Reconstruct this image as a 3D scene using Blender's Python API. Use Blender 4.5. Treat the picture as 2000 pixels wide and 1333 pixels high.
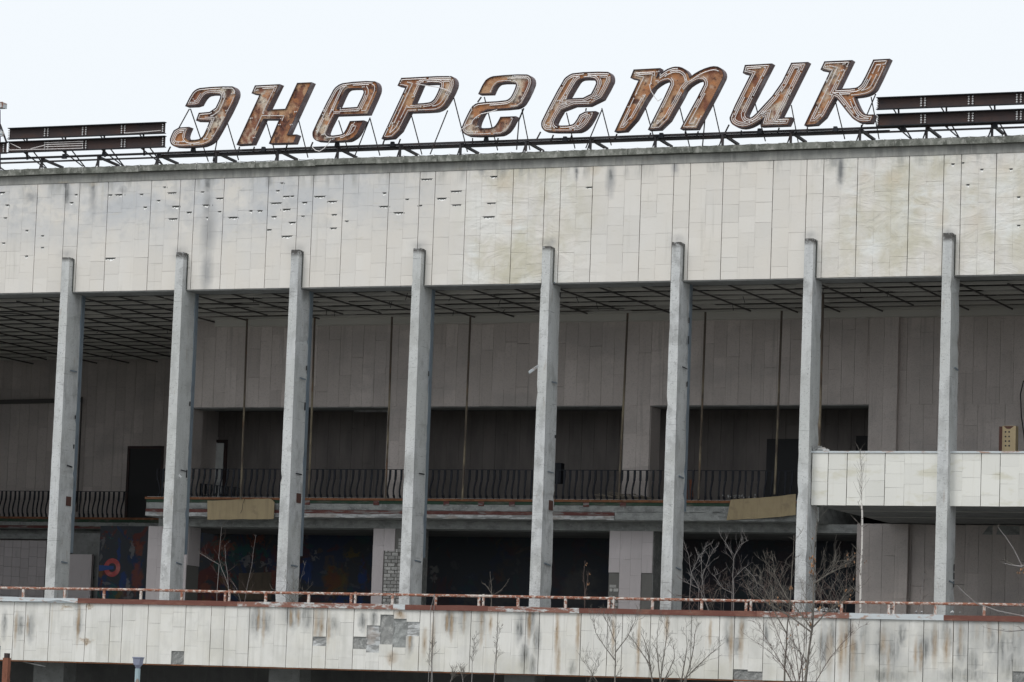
import bpy, bmesh, math, random
from mathutils import Vector, Matrix
from mathutils.geometry import tessellate_polygon
for o in list(bpy.data.objects): bpy.data.objects.remove(o)
R = random.Random(7)
sc = bpy.context.scene
COL = sc.collection

# ------------------------------------------------------------------ camera, world, sun, exposure
F = 7000.0
YAW, PITCH, ROLL = 0.40242, 0.11261, 0.0358
CP = Vector((57.01821, -99.99934, 1.7))
cy_, sy_ = math.cos(YAW), math.sin(YAW)
FW = Vector((-sy_*math.cos(PITCH), cy_*math.cos(PITCH), math.sin(PITCH)))
RT = Vector((cy_, sy_, 0)); UP = RT.cross(FW)
R2 = RT*math.cos(ROLL)+UP*math.sin(ROLL); U2 = UP*math.cos(ROLL)-RT*math.sin(ROLL)
cam = bpy.data.cameras.new('camera'); co = bpy.data.objects.new('camera', cam); COL.objects.link(co)
m3 = Matrix((R2, U2, -FW)).transposed()
co.matrix_world = Matrix.Translation(CP) @ m3.to_4x4()
cam.sensor_width = 36; cam.lens = F/2000*36; cam.clip_end = 4000; cam.clip_start = 1
sc.camera = co

SUN_EL, SUN_AZ = 48, -35          # azimuth: degrees left of straight-on, in front of the facade
w = bpy.data.worlds.new('World'); sc.world = w; w.use_nodes = True
nt = w.node_tree; nt.nodes.clear()
sky = nt.nodes.new('ShaderNodeTexSky'); sky.sky_type = 'NISHITA'; sky.sun_disc = False
sky.sun_elevation = math.radians(SUN_EL); sky.sun_rotation = math.radians(180-SUN_AZ*-1)
sky.dust_density = 5; sky.air_density = 1.2
hs = nt.nodes.new('ShaderNodeHueSaturation'); hs.inputs['Saturation'].default_value = 0.15
mx = nt.nodes.new('ShaderNodeMix'); mx.data_type = 'RGBA'; mx.inputs[0].default_value = 0.88
mx.inputs[7].default_value = (9.75, 10.3, 10.8, 1)       # even overcast cloud layer
bg = nt.nodes.new('ShaderNodeBackground'); bg.inputs[1].default_value = 0.1
wo = nt.nodes.new('ShaderNodeOutputWorld')
nt.links.new(sky.outputs[0], hs.inputs['Color']); nt.links.new(hs.outputs[0], mx.inputs[6])
nt.links.new(mx.outputs[2], bg.inputs[0]); nt.links.new(bg.outputs[0], wo.inputs[0])
sl = bpy.data.lights.new('sun', 'SUN'); sl.energy = 1.4; sl.angle = math.radians(25); sl.color = (1, .97, .93)
so = bpy.data.objects.new('sun', sl); COL.objects.link(so)
az, el = math.radians(SUN_AZ), math.radians(SUN_EL)
sd = Vector((math.sin(az)*math.cos(el), -math.cos(az)*math.cos(el), math.sin(el)))
so.rotation_euler = sd.to_track_quat('Z', 'Y').to_euler()
sc.view_settings.view_transform = 'Standard'; sc.view_settings.look = 'None'
sc.view_settings.exposure = 0.0; sc.view_settings.gamma = 1; sc.view_settings.use_curve_mapping = False
sc.render.engine = 'CYCLES'
sc.cycles.max_bounces = 6; sc.cycles.diffuse_bounces = 4

# ------------------------------------------------------------------ helpers
def at(px, py, Y):
    d = FW*F + R2*(px-1000) + U2*(666.5-py)
    return CP + d*((Y-CP.y)/d.y)
def X(px, py, Y): return at(px, py, Y).x
def Z(px, py, Y): return at(px, py, Y).z

class MB:
    def __init__(s): s.v = []; s.f = []; s.r = []
    def face(s, pts, rnd=0.5):
        b = len(s.v); s.v += [tuple(p) for p in pts]; s.f.append(tuple(range(b, b+len(pts)))); s.r.append(rnd)
    def box(s, x0, x1, y0, y1, z0, z1, rnd=0.5):
        b = len(s.v)
        s.v += [(x, y, z) for z in (z0, z1) for y in (y0, y1) for x in (x0, x1)]
        for q in ((0,1,5,4),(1,3,7,5),(3,2,6,7),(2,0,4,6),(4,5,7,6),(2,3,1,0)):
            s.f.append(tuple(b+i for i in q)); s.r.append(rnd)
    def bar(s, a, b_, w, h=None, rnd=0.5):
        a = Vector(a); b_ = Vector(b_); h = h or w; d = (b_-a)
        if d.length < 1e-6: return
        d.normalize(); u = d.cross(Vector((0,0,1)))
        if u.length < .05: u = d.cross(Vector((0,1,0)))
        u.normalize(); v = u.cross(d); B = len(s.v)
        for p in (a, b_):
            for i, j in ((-1,-1),(1,-1),(1,1),(-1,1)): s.v.append(tuple(p+u*(i*w/2)+v*(j*h/2)))
        for q in ((0,1,5,4),(1,2,6,5),(2,3,7,6),(3,0,4,7),(3,2,1,0),(4,5,6,7)):
            s.f.append(tuple(B+i for i in q)); s.r.append(rnd)
    def tube(s, pts, rad, n=5, rnd=0.5, closed=False):
        pts = [Vector(p) for p in pts]
        if len(pts) < 2: return
        rads = rad if isinstance(rad, (list, tuple)) else [rad]*len(pts)
        B = len(s.v); prev = None; N = len(pts)
        for i, p in enumerate(pts):
            a = pts[(i-1) % N] if (closed or i > 0) else p
            b = pts[(i+1) % N] if (closed or i < N-1) else p
            d = (b-a)
            if d.length < 1e-9: d = Vector((0,0,1))
            d.normalize()
            if prev is None:
                u = d.cross(Vector((0,1,0)))
                if u.length < .1: u = d.cross(Vector((1,0,0)))
            else: u = prev - d*prev.dot(d)
            if u.length < 1e-6: u = d.cross(Vector((1,0,0)))
            u.normalize(); prev = u; v = d.cross(u)
            for k in range(n):
                t = 2*math.pi*k/n; s.v.append(tuple(p+(u*math.cos(t)+v*math.sin(t))*rads[i]))
        for i in range(N if closed else N-1):
            j = (i+1) % N
            for k in range(n):
                s.f.append((B+i*n+k, B+i*n+(k+1) % n, B+j*n+(k+1) % n, B+j*n+k)); s.r.append(rnd)
        if not closed:
            s.f.append(tuple(B+k for k in range(n))[::-1]); s.r.append(rnd)
            s.f.append(tuple(B+(N-1)*n+k for k in range(n))); s.r.append(rnd)
    def blob(s, c, r, rnd=0.5):
        B = len(s.v); c = Vector(c)
        for d in ((1,0,0),(-1,0,0),(0,1,0),(0,-1,0),(0,0,1),(0,0,-1)): s.v.append(tuple(c+Vector(d)*r))
        for q in ((0,2,4),(2,1,4),(1,3,4),(3,0,4),(2,0,5),(1,2,5),(3,1,5),(0,3,5)):
            s.f.append(tuple(B+i for i in q)); s.r.append(rnd)
    def mesh(s, name, m):
        me = bpy.data.meshes.new(name); me.from_pydata(s.v, [], s.f); me.validate()
        if len(me.polygons) == len(s.r):
            at_ = me.attributes.new('rnd', 'FLOAT', 'FACE'); at_.data.foreach_set('value', s.r)
        if m: me.materials.append(m)
        if 9 in s.r and len(me.polygons) == len(s.r):
            me.materials.append(bpy.data.materials['fresh_limestone'])
            for i_, r_ in enumerate(s.r):
                if r_ == 9: me.polygons[i_].material_index = 1
        me.update(); return me

def link(name, me, parent=None, loc=(0,0,0), label=None, kind=None):
    o = bpy.data.objects.new(name, me); COL.objects.link(o); o.location = loc
    if parent is not None: attach(o, parent)
    if label: o['label'] = label
    if kind: o['kind'] = kind
    return o
def wloc(o):
    m = Vector((0,0,0)); p = o
    # parts keep world coordinates: only top-level things have an offset
    while p.parent: return Vector((0,0,0)) if p.get('_w') else p.location
    return p.location.copy()
def attach(o, p):
    o.parent = p
    if p.parent is None: o.matrix_parent_inverse = Matrix.Translation(-p.location)
def thing(name, label, cat, loc, group=None):
    o = bpy.data.objects.new(name, None); COL.objects.link(o); o.location = loc
    o.empty_display_size = .3
    o['label'] = label; o['category'] = cat
    if group: o['group'] = group
    return o
def tag(o, label, cat, group=None):
    o['label'] = label; o['category'] = cat
    if group: o['group'] = group
    return o
def part(name, mb, m, parent, label=None, kind=None): return link(name, mb.mesh(name, m), parent, label=label, kind=kind)

# ------------------------------------------------------------------ materials
def ramp_node(nt, stops, interp='LINEAR'):
    r = nt.nodes.new('ShaderNodeValToRGB'); r.color_ramp.interpolation = interp
    e = r.color_ramp.elements
    e[0].position = stops[0][0]; e[0].color = (stops[0][1],)*3+(1,)
    e[1].position = stops[-1][0]; e[1].color = (stops[-1][1],)*3+(1,)
    for p, v in stops[1:-1]:
        q = e.new(p); q.color = (v,)*3+(1,)
    return r
class NM:
    """small node builder: colour is built up in layers over world position"""
    def __init__(s, name, base, rough=.85, bump=.3, bscale=20, metallic=0, spec=.3):
        s.m = bpy.data.materials.new(name); s.m.use_nodes = True; s.nt = s.m.node_tree; n = s.nt.nodes
        s.b = n['Principled BSDF']; s.b.inputs['Roughness'].default_value = rough
        s.b.inputs['Metallic'].default_value = metallic
        s.b.inputs['Specular IOR Level'].default_value = spec
        s.geo = n.new('ShaderNodeNewGeometry'); s.pos = s.geo.outputs['Position']
        s.sep = n.new('ShaderNodeSeparateXYZ'); s.L(s.pos, s.sep.inputs[0])
        c = n.new('ShaderNodeRGB'); c.outputs[0].default_value = tuple(base)+(1,); s.col = c.outputs[0]
        s.base = base
        if bump:
            bn = n.new('ShaderNodeBump'); bn.inputs['Strength'].default_value = bump; bn.inputs['Distance'].default_value = .02
            nz = s.noise((bscale,)*3, 5); s.L(nz, bn.inputs['Height']); s.L(bn.outputs[0], s.b.inputs['Normal']); s.bn = bn; s.bh = nz
    def L(s, a, b): s.nt.links.new(a, b)
    def noise(s, scale, detail=4, rough=.55, dist=0, off=0):
        n = s.nt.nodes; mp = n.new('ShaderNodeMapping'); mp.inputs['Scale'].default_value = scale
        mp.inputs['Location'].default_value = (off, off*1.7, off*.6)
        s.L(s.pos, mp.inputs[0]); t = n.new('ShaderNodeTexNoise'); t.inputs['Scale'].default_value = 1
        t.inputs['Detail'].default_value = detail; t.inputs['Roughness'].default_value = rough
        t.inputs['Distortion'].default_value = dist; s.L(mp.outputs[0], t.inputs[0]); return t.outputs[0]
    def val(s, v, lo, hi):
        r = s.nt.nodes.new('ShaderNodeMapRange'); r.inputs[1].default_value = lo; r.inputs[2].default_value = hi
        r.clamp = True; s.L(v, r.inputs[0]); return r.outputs[0]
    def math(s, op, a, b):
        r = s.nt.nodes.new('ShaderNodeMath'); r.operation = op
        for i, x in enumerate((a, b)):
            if isinstance(x, (int, float)): r.inputs[i].default_value = x
            else: s.L(x, r.inputs[i])
        return r.outputs[0]
    def mix(s, fac, color, strength=1.0, blend='MIX'):
        n = s.nt.nodes; m = n.new('ShaderNodeMix'); m.data_type = 'RGBA'; m.blend_type = blend
        if strength != 1.0: fac = s.math('MULTIPLY', fac, strength)
        s.L(fac, m.inputs[0]); s.L(s.col, m.inputs[6])
        if isinstance(color, tuple): m.inputs[7].default_value = color+(1,)
        else: s.L(color, m.inputs[7])
        s.col = m.outputs[2]; return s
    def patch(s, scale, lo, hi, color, strength=1.0, detail=4, rough=.6, dist=0, off=0, mask=None):
        v = s.val(s.noise(scale, detail, rough, dist, off), lo, hi)
        if mask is not None: v = s.math('MULTIPLY', v, mask)
        return s.mix(v, color, strength)
    def tone(s, amount, attr=True):
        """piece to piece tone from the rnd attribute"""
        n = s.nt.nodes; a = n.new('ShaderNodeAttribute'); a.attribute_name = 'rnd'
        s.rnd = a.outputs['Fac']
        v = s.val(s.rnd, 0, 1); r = s.nt.nodes.new('ShaderNodeMapRange'); r.inputs[3].default_value = 1-amount
        r.inputs[4].default_value = 1+amount*.35; s.L(v, r.inputs[0])
        h = n.new('ShaderNodeHueSaturation'); s.L(r.outputs[0], h.inputs['Value']); s.L(s.col, h.inputs['Color'])
        s.col = h.outputs[0]; return s
    def rampx(s, stops, Y, py, ax=0):
        """mask along the wall: stops are (x in world metres, value)"""
        inner = stops[1:-1]; x0, x1 = X(inner[0][0], py, Y)-.01, X(inner[-1][0], py, Y)+.01
        v = s.val(s.sep.outputs[0], x0, x1)
        st = [((X(p, py, Y)-x0)/(x1-x0), k) for p, k in inner]
        st = [(0, stops[0][1])]+st+[(1, stops[-1][1])]
        assert len(st) <= 32, len(st)
        r = ramp_node(s.nt, st); s.L(v, r.inputs[0]); return r.outputs[0]
    def rampz(s, z0, z1, v0=0, v1=1):
        r = s.nt.nodes.new('ShaderNodeMapRange'); r.inputs[1].default_value = z0; r.inputs[2].default_value = z1
        r.inputs[3].default_value = v0; r.inputs[4].default_value = v1; r.interpolation_type = 'SMOOTHSTEP'
        s.L(s.sep.outputs[2], r.inputs[0]); return r.outputs[0]
    def spots(s, lst, Y, wob=.10, lo=1.0, hi=.35, cache={}):
        """mask of hand placed stains on the wall at depth Y: (px, py, half width px, half height px)"""
        if not hasattr(s, 'wp'):
            n = s.nt.nodes; t = n.new('ShaderNodeTexNoise'); t.inputs['Scale'].default_value = 5; t.inputs['Detail'].default_value = 5
            s.L(s.pos, t.inputs[0]); a = n.new('ShaderNodeVectorMath'); a.operation = 'MULTIPLY_ADD'
            s.L(t.outputs['Color'], a.inputs[0]); a.inputs[1].default_value = (wob, 0, wob*5); s.L(s.pos, a.inputs[2])
            b = n.new('ShaderNodeVectorMath'); b.operation = 'SUBTRACT'; s.L(a.outputs[0], b.inputs[0]); b.inputs[1].default_value = (wob*.5, 0, wob*2.5)
            s.wp = b.outputs[0]
        cur = None
        for px, py, rx, ry in lst:
            c = at(px, py, Y); k = 61.5
            ix, iz = k/rx, k/ry; v = s.nt.nodes.new('ShaderNodeVectorMath'); v.operation = 'MULTIPLY_ADD'
            s.L(s.wp, v.inputs[0]); v.inputs[1].default_value = (ix, 0, iz); v.inputs[2].default_value = (-c.x*ix, 0, -c.z*iz)
            l = s.nt.nodes.new('ShaderNodeVectorMath'); l.operation = 'LENGTH'; s.L(v.outputs[0], l.inputs[0])
            cur = l.outputs['Value'] if cur is None else s.math('MINIMUM', cur, l.outputs['Value'])
        s.last = cur
        return s.val(cur, lo, hi)
    def done(s): s.L(s.col, s.b.inputs['Base Color']); return s.m

def simple(name, base, rough=.85, bump=.3, bscale=20, patches=(), tone=0, **k):
    n = NM(name, base, rough, bump, bscale, **k)
    if tone: n.tone(tone)
    for p in patches: n.patch(*p)
    return n.done()

M_pin_slit = simple('anchor_steel_and_slit_shade', (.13, .13, .125), .8, 0)  # steel pins, and the shade painted into the slit above each chip
M_fresh = simple('fresh_limestone', (.88, .88, .86), .85, 0)
# limestone cladding of the upper fascia
def spikes(lst, width, base=0.0):
    """(px, value, halfwidth) -> ramp stops"""
    st = [(-400, base)]
    for px, v, hw in lst: st += [(px-hw, base), (px, v), (px+hw, base)]
    return st+[(2500, base)]
n = NM('fascia_limestone', (.74, .712, .67), .8, .25, 14)
n.tone(.075)
warm = n.val(n.noise((.9, .9, .5), 3, off=3), .35, .7); n.mix(warm, (.74, .69, .62), .6)
cool = n.math('MULTIPLY', n.rampx([(-200, .9), (500, 1), (800, .5), (900, .1), (2300, 0)], 0, 450), n.rampz(16.6, 18.6))
n.patch((.7, .7, 1.1), .30, .60, (.52, .54, .57), .85, mask=cool, off=8)
n.patch((3, 3, 3), .50, .66, (.44, .45, .46), .5, detail=7, mask=cool, off=18)
lich = n.rampx([(-200, 0), (880, 0), (930, 1), (1080, 1), (1190, .1), (1560, .05), (1670, .9), (2300, .9)], 0, 450)
n.patch((.8, .8, .6), .42, .62, (.53, .50, .37), .7, detail=7, mask=lich, off=2)
n.patch((1.0, 1.0, .8), .50, .62, (.80, .80, .77), .5, detail=7, mask=lich, off=12)
n.mix(n.spots([(1838,425,10,16),(1905,430,12,18),(1690,345,12,10),(1745,350,16,12),(1960,330,16,12),(1000,425,18,12),(985,360,14,14)], 0, .1, 1.8, .1), (.60, .49, .34), .38)
fs = [(131,378,8,26),(128,362,9,10),(182,380,8,34),(405,362,9,16),(405,400,9,30),(407,450,15,50),(404,530,12,40),(525,350,6,15),(941,330,7,12),(1126,334,5,16),(1193,350,9,30),(1319,325,7,16),(1178,315,7,9),(1642,330,8,30),(1636,312,12,10),(60,385,14,12),(240,372,9,8)]
fm = n.spots(fs, 0, .10, 1.5, .3)
n.patch((4, 4, 1.2), .1, .45, (.37, .37, .37), .9, detail=6, mask=fm, off=5)
fk = n.spots([(131,378,6,22),(128,360,6,8),(405,360,7,15),(1126,334,3.5,12),(1642,332,6,26),(1193,342,4,12),(182,362,5,12)], 0, .1, 1.1, .3)
n.mix(fk, (.17, .175, .175), .8)
n.patch((1.6, 1.6, 3.0), .45, .62, (.80, .81, .79), .7, detail=6, mask=n.spots([(1800,390,34,34),(1820,420,26,20),(1665,400,14,60),(1700,480,20,30),(1965,420,20,60),(1895,390,12,30),(1010,440,22,24),(925,500,12,50)], 0, .1, 1.8, .3), off=19)
n.mix(n.spots([(180,352,24,12),(140,352,16,8),(1160,330,16,14),(985,345,14,8)], 0, .1, 1.2, .3), (.56, .49, .38), .5)
n.patch((6, 6, .3), .60, .75, (.52, .50, .45), .5, off=14)
n.patch((2.5, 2.5, .5), .50, .66, (.34, .34, .32), .75, detail=6, mask=n.rampz(18.75, 19.32), off=16)
n.patch((2, 2, 9), .63, .72, (.58, .55, .47), .35, off=15)
colt_px = [130, 352, 580, 819, 1074, 1323, 1583, 1852]
soot = n.rampx(spikes([(p, 1, 22) for p in colt_px], 0), 0, 480)
n.patch((3, 3, 3), .2, .6, (.33, .33, .33), .7, mask=n.math('MULTIPLY', soot, n.math('MULTIPLY', n.rampz(16.6, 16.95), n.rampz(17.25, 17.0))), off=9)
# rough hammered relief where the stone has weathered
rr = n.noise((.8, .8, 1.5), 7, .60, 1.6, 4); rm = n.math('MULTIPLY', rr, n.math('MULTIPLY', lich, 3.0))
n.L(n.math('ADD', n.math('MULTIPLY', n.bh, .25), rm), n.bn.inputs['Height']); n.bn.inputs['Distance'].default_value = .03; n.bn.inputs['Strength'].default_value = .6
M_fascia = n.done()

# cladding of the terrace wall, streaked with rust and soot
n = NM('terrace_limestone', (.74, .725, .685), .75, .2, 14)
n.tone(.07)
n.patch((.8, .8, .9), .45, .7, (.66, .635, .56), .6, off=21)
grey = [(9,1220,6,25),(38,1222,10,22),(60,1225,9,25),(154,1212,9,32),(500,1210,14,28),(520,1215,14,22),(570,1200,20,24),(600,1205,12,25),(625,1215,10,30),(650,1220,12,18),(708,1215,9,16),(730,1210,8,15),(800,1255,8,22),(880,1210,14,26),(906,1210,12,24),(940,1215,10,24),(1015,1225,9,28),(1037,1210,10,35),(1048,1250,8,30),(1025,1285,10,30),(1040,1300,9,20),(1118,1305,8,12),(1425,1235,10,35),(1440,1260,8,18),(1450,1220,8,25),(1497,1235,5,20),(1610,1260,12,35),(1625,1240,8,30),(1655,1230,10,25),(1668,1280,12,40),(1688,1250,10,30),(1722,1260,14,40),(1745,1270,12,35),(1762,1240,8,20),(1735,1320,40,14),(1805,1265,12,35),(1825,1250,8,30),(1850,1240,12,26),(1877,1235,11,25),(1877,1275,9,22),(1908,1240,12,28),(1935,1250,10,25),(1960,1260,20,35),(1985,1240,20,40),(1975,1300,25,25),(1880,1320,40,12),(1900,1290,12,25),(2040,1250,40,45)]
rust = [(31,1225,3,25),(54,1220,2.5,15),(153,1215,3,35),(130,1186,10,2.5),(175,1186,8,2.5),(168,1252,14,3),(515,1220,3,30),(505,1210,2.5,16),(568,1205,3,15),(583,1203,3,15),(617,1208,4,30),(628,1215,4,28),(642,1225,3.5,25),(782,1200,9,8),(765,1285,10,10),(800,1250,3,18),(829,1255,4,20),(846,1245,3,25),(873,1215,2.5,18),(882,1220,3,22),(907,1210,3,20),(940,1225,3.5,30),(958,1222,3.5,15),(1034,1215,3,30),(1088,1235,3.5,45),(1090,1290,3.5,30),(1129,1230,3.5,45),(1198,1240,3,30),(1247,1270,3,50),(1303,1220,4,22),(1387,1240,3,20),(1428,1250,3.5,38),(1448,1245,4,35),(1620,1275,5,30),(1643,1265,5,40),(1652,1255,3,35),(1665,1280,5,45),(1686,1275,3,22),(1725,1255,5,20),(1735,1290,3,30),(1788,1280,3,22),(1799,1285,3,20),(1826,1260,4,30),(1849,1265,5,25),(1877,1235,3.5,14),(1877,1262,3,18),(1908,1230,3.5,15),(1932,1230,3.5,18),(1953,1228,3,14),(1975,1225,3,14),(1990,1225,3,12)]
gm = n.spots(grey, -1.2, .10, 1.5, .55); gcore = n.val(n.last, .95, .25)
n.patch((4, 4, 1.6), .18, .55, (.37, .37, .36), .92, detail=7, mask=gm, off=22)
n.patch((8, 8, 1.4), .42, .58, (.10, .105, .10), .9, detail=7, mask=gcore, off=28)
n.mix(n.spots(rust, -1.2, .10, 1.7, .2), (.36, .25, .145), .82)
n.patch((12, 12, 2), .52, .64, (.15, .10, .05), .7, mask=n.val(n.last, .8, .3), off=24)
far_r = n.rampx([(-400, 0), (1560, 0), (1640, .35), (1700, .5), (1860, .6), (1950, 1), (2500, 1)], -1.2, 1230)
n.patch((1.6, 1.6, 1.0), .40, .60, (.44, .44, .425), .75, detail=7, mask=far_r, off=33)
n.patch((1.1, 1.1, 1.1), .45, .7, (.52, .50, .42), .55, mask=n.rampz(4.9, 3.9), off=27)
n.patch((12, 12, .25), .62, .78, (.50, .38, .24), .35, off=25)
n.patch((2, 2, 10), .66, .74, (.6, .55, .45), .3, off=26)
n.patch((7, 7, .35), .50, .68, (.55, .54, .50), .5, detail=6, off=34)
n.patch((1.5, 1.5, 1.0), .52, .66, (.56, .55, .51), .5, detail=7, off=35)
M_terr = n.done()
n = NM('balcony_limestone', (.76, .75, .70), .75, .2, 14); n.tone(.06)
n.patch((.9, .9, 2.2), .56, .68, (.55, .52, .38), .5, off=31); n.patch((10, 10, .4), .6, .75, (.55, .52, .45), .3, off=32)
M_balc = n.done()

M_conc = simple('rough_concrete', (.30, .30, .29), .95, .9, 25, [((3, 3, 3), .35, .65, (.17, .175, .17), .8), ((9, 9, 9), .55, .7, (.52, .52, .5), .6)])
M_back = simple('joint_mortar', (.10, .105, .095), .95, .3, 20)
M_cement = simple('cement_band', (.34, .34, .32), .9, .4, 12, [((2.2, 2.2, 1.2), .38, .7, (.19, .19, .18), .85), ((8, 8, 1), .5, .72, (.48, .47, .43), .5), ((1, 1, 5), .62, .7, (.38, .32, .24), .4)])
M_coping = simple('coping_concrete', (.22, .225, .20), .95, .9, 16, [((3, 3, 3), .40, .62, (.10, .105, .09), .9), ((7, 7, 4), .52, .66, (.36, .36, .33), .8), ((1.3, 1.3, 1.3), .60, .70, (.42, .42, .39), .6)])
n = NM('column_concrete', (.59, .60, .60), .85, .8, 22)
n.patch((6, 6, .8), .4, .7, (.44, .45, .455), .8, off=41); n.patch((1.5, 1.5, .5), .4, .7, (.64, .65, .64), .7, off=42)
n.patch((2.2, 2.2, 1.6), .50, .64, (.36, .365, .36), .8, detail=7, off=47)
n.patch((.28, .28, .35), .45, .62, (.50, .51, .49), .6, detail=3, off=48)
n.patch((5, 5, 1.2), .62, .70, (.30, .24, .19), .4, detail=6, off=49)
n.patch((1.5, 1.5, 26), .66, .70, (.20, .20, .20), .6, detail=3, off=50)
n.patch((22, 22, 22), .60, .68, (.20, .20, .20), .7, off=43); n.patch((14, 14, .35), .64, .76, (.24, .23, .22), .55, off=46)
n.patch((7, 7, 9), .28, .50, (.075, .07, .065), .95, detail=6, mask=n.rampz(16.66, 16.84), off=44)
M_col = n.done()
M_colmet = simple('weathered_zinc', (.22, .27, .32), .6, .2, 10, [((3, 3, 1), .4, .7, (.32, .36, .38), .6), ((5, 5, 2), .55, .7, (.16, .17, .18), .7)], metallic=.3)
M_rustplate = simple('rust_plate', (.10, .05, .04), .9, .4, 20)
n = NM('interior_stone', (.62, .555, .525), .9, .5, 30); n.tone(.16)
n.patch((.5, .5, .3), .4, .7, (.50, .45, .42), .8, off=51)
n.patch((.35, .35, .6), .50, .62, (.42, .385, .37), .6, detail=6, off=54); n.patch((20, 20, 20), .5, .7, (.3, .27, .25), .35, off=52)
n.patch((5, 5, .3), .58, .72, (.33, .30, .28), .5, off=53)
M_int = n.done()
M_pink = simple('pale_pink_stone', (.58, .53, .53), .85, .3, 22, [((1.5, 1.5, .8), .4, .7, (.50, .46, .46), .6), ((6, 6, 1), .58, .7, (.40, .38, .37), .5)], tone=.08)
M_intjoint = simple('interior_joint', (.20, .18, .17), .95, 0)
M_dark = simple('dark_plaster', (.16, .158, .155), .9, .3, 8, [((1, 1, 1), .4, .7, (.10, .10, .10), .8), ((6, 6, .6), .55, .7, (.22, .215, .21), .4)])
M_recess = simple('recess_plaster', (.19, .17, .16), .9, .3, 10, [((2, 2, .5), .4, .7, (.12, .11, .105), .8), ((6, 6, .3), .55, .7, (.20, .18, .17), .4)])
M_ceil = simple('ceiling_board', (.36, .345, .32), .9, .3, 8, [((1, 2, 1), .4, .65, (.20, .19, .175), .85), ((5, 5, 5), .55, .7, (.42, .40, .37), .4)], tone=.6)
M_ceilrail = simple('ceiling_rail', (.10, .095, .09), .8, 0)
M_batten = simple('ceiling_batten', (.55, .53, .49), .8, .2, 10)
M_soffit = simple('soffit_concrete', (.26, .265, .26), .9, .5, 14, [((2, 2, 2), .4, .7, (.17, .17, .165), .8), ((9, 9, 9), .58, .7, (.1, .1, .1), .6)])
M_slabconc = simple('slab_concrete', (.33, .34, .33), .95, .9, 16, [((2.5, 2.5, 5), .42, .66, (.19, .195, .19), .9), ((10, 10, 10), .56, .7, (.5, .5, .5), .5)])
M_white = simple('flaking_white_paint', (.52, .53, .53), .8, .5, 18, [((1.5, 1.5, 9), .50, .56, (.22, .22, .215), .85), ((4, 4, 8), .5, .62, (.30, .30, .29), .8), ((.9, .9, 2), .55, .62, (.36, .30, .26), .5)])
M_redline = simple('dark_red_paint', (.13, .05, .045), .8, .3, 18, [((3, 3, 6), .5, .68, (.20, .12, .10), .7), ((1.2, 1.2, 9), .54, .60, (.24, .23, .22), .85)])
M_green = simple('dark_green_paint', (.035, .07, .045), .8, .3, 18, [((2, 2, 6), .48, .66, (.13, .12, .10), .8)])
M_rustedge = simple('rusty_edge', (.25, .11, .055), .9, .6, 22, [((3, 3, 8), .45, .65, (.12, .055, .035), .8), ((6, 6, 8), .55, .7, (.34, .22, .15), .6)])
M_iron = simple('black_iron', (.016, .018, .024), .65, .2, 30, [((6, 6, 6), .5, .7, (.03, .033, .045), .6)], spec=.3)
M_tan = simple('tan_hardboard', (.42, .335, .205), .8, .15, 10, [((9, 9, .4), .48, .66, (.33, .26, .165), .7), ((2, 2, 3), .60, .70, (.24, .19, .13), .5), ((1.5, 1.5, 1.5), .45, .7, (.33, .26, .155), .6), ((14, 14, 3), .6, .75, (.29, .24, .17), .4)])
n = NM('rusty_white_pipe', (.30, .13, .085), .85, .6, 30)
n.patch((7, 7, 10), .50, .57, (.62, .57, .52), .9, detail=6, rough=.7, off=61); n.patch((14, 14, 14), .55, .66, (.15, .06, .04), .8, off=62)
n.patch((1.2, 1.2, 1.2), .60, .66, (.66, .63, .58), .6, detail=6, off=63)
M_railpipe = n.done()
M_railpost = simple('peeling_post_paint', (.60, .56, .52), .8, .6, 30, [((9, 9, 6), .47, .56, (.32, .15, .10), .95, 6, .7)])
M_flashbrown = simple('brown_flashing', (.155, .060, .045), .65, .2, 14, [((2, 2, 8), .5, .68, (.24, .12, .085), .7), ((8, 8, 8), .66, .72, (.5, .42, .35), .6)])
M_flashwhite = simple('pale_flashing', (.55, .585, .60), .6, .2, 14, [((3, 3, 9), .55, .64, (.36, .20, .13), .8, 6)])
M_flashmix = simple('patchy_flashing', (.55, .56, .55), .65, .3, 14, [((2.2, 2.2, 7), .40, .50, (.22, .09, .06), .95, 6, .7)])
n = NM('letter_rust', (.36, .17, .085), .72, .5, 16)
n.patch((1.3, 1.3, 1.3), .46, .58, (.50, .31, .18), .9, detail=6, off=71)
n.patch((.9, .9, .9), .50, .62, (.66, .60, .50), .9, detail=6, off=72)
n.patch((1.8, 1.8, 1.2), .50, .60, (.20, .075, .045), .95, detail=7, rough=.68, off=73)
n.patch((2.2, 2.2, 2.6), .53, .62, (.45, .19, .075), .85, detail=6, off=74)
n.patch((3.0, 3.0, 3.0), .54, .63, (.07, .032, .026), .9, detail=6, off=76)
n.patch((9, 9, 9), .60, .68, (.09, .04, .03), .8, off=75)
M_letter = n.done()
M_letside = simple('letter_side_steel', (.20, .155, .16), .7, .3, 14, [((2, 2, 2), .42, .66, (.11, .075, .075), .8), ((1.2, 1.2, 1.2), .56, .68, (.40, .37, .39), .7)], metallic=.1)
M_letrim = simple('letter_rim_steel', (.05, .04, .05), .6, .1, 14, [((2, 2, 2), .5, .7, (.10, .055, .04), .7)])
M_tube = simple('neon_glass', (.78, .74, .73), .25, 0, spec=.6, patches=[((6, 6, 6), .5, .7, (.62, .54, .52), .6)])
M_holder = simple('white_porcelain', (.86, .86, .86), .3, 0, spec=.6)
M_steel = simple('dark_frame_steel', (.035, .033, .037), .6, .2, 20, [((3, 3, 3), .5, .7, (.07, .045, .04), .7)])
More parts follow.
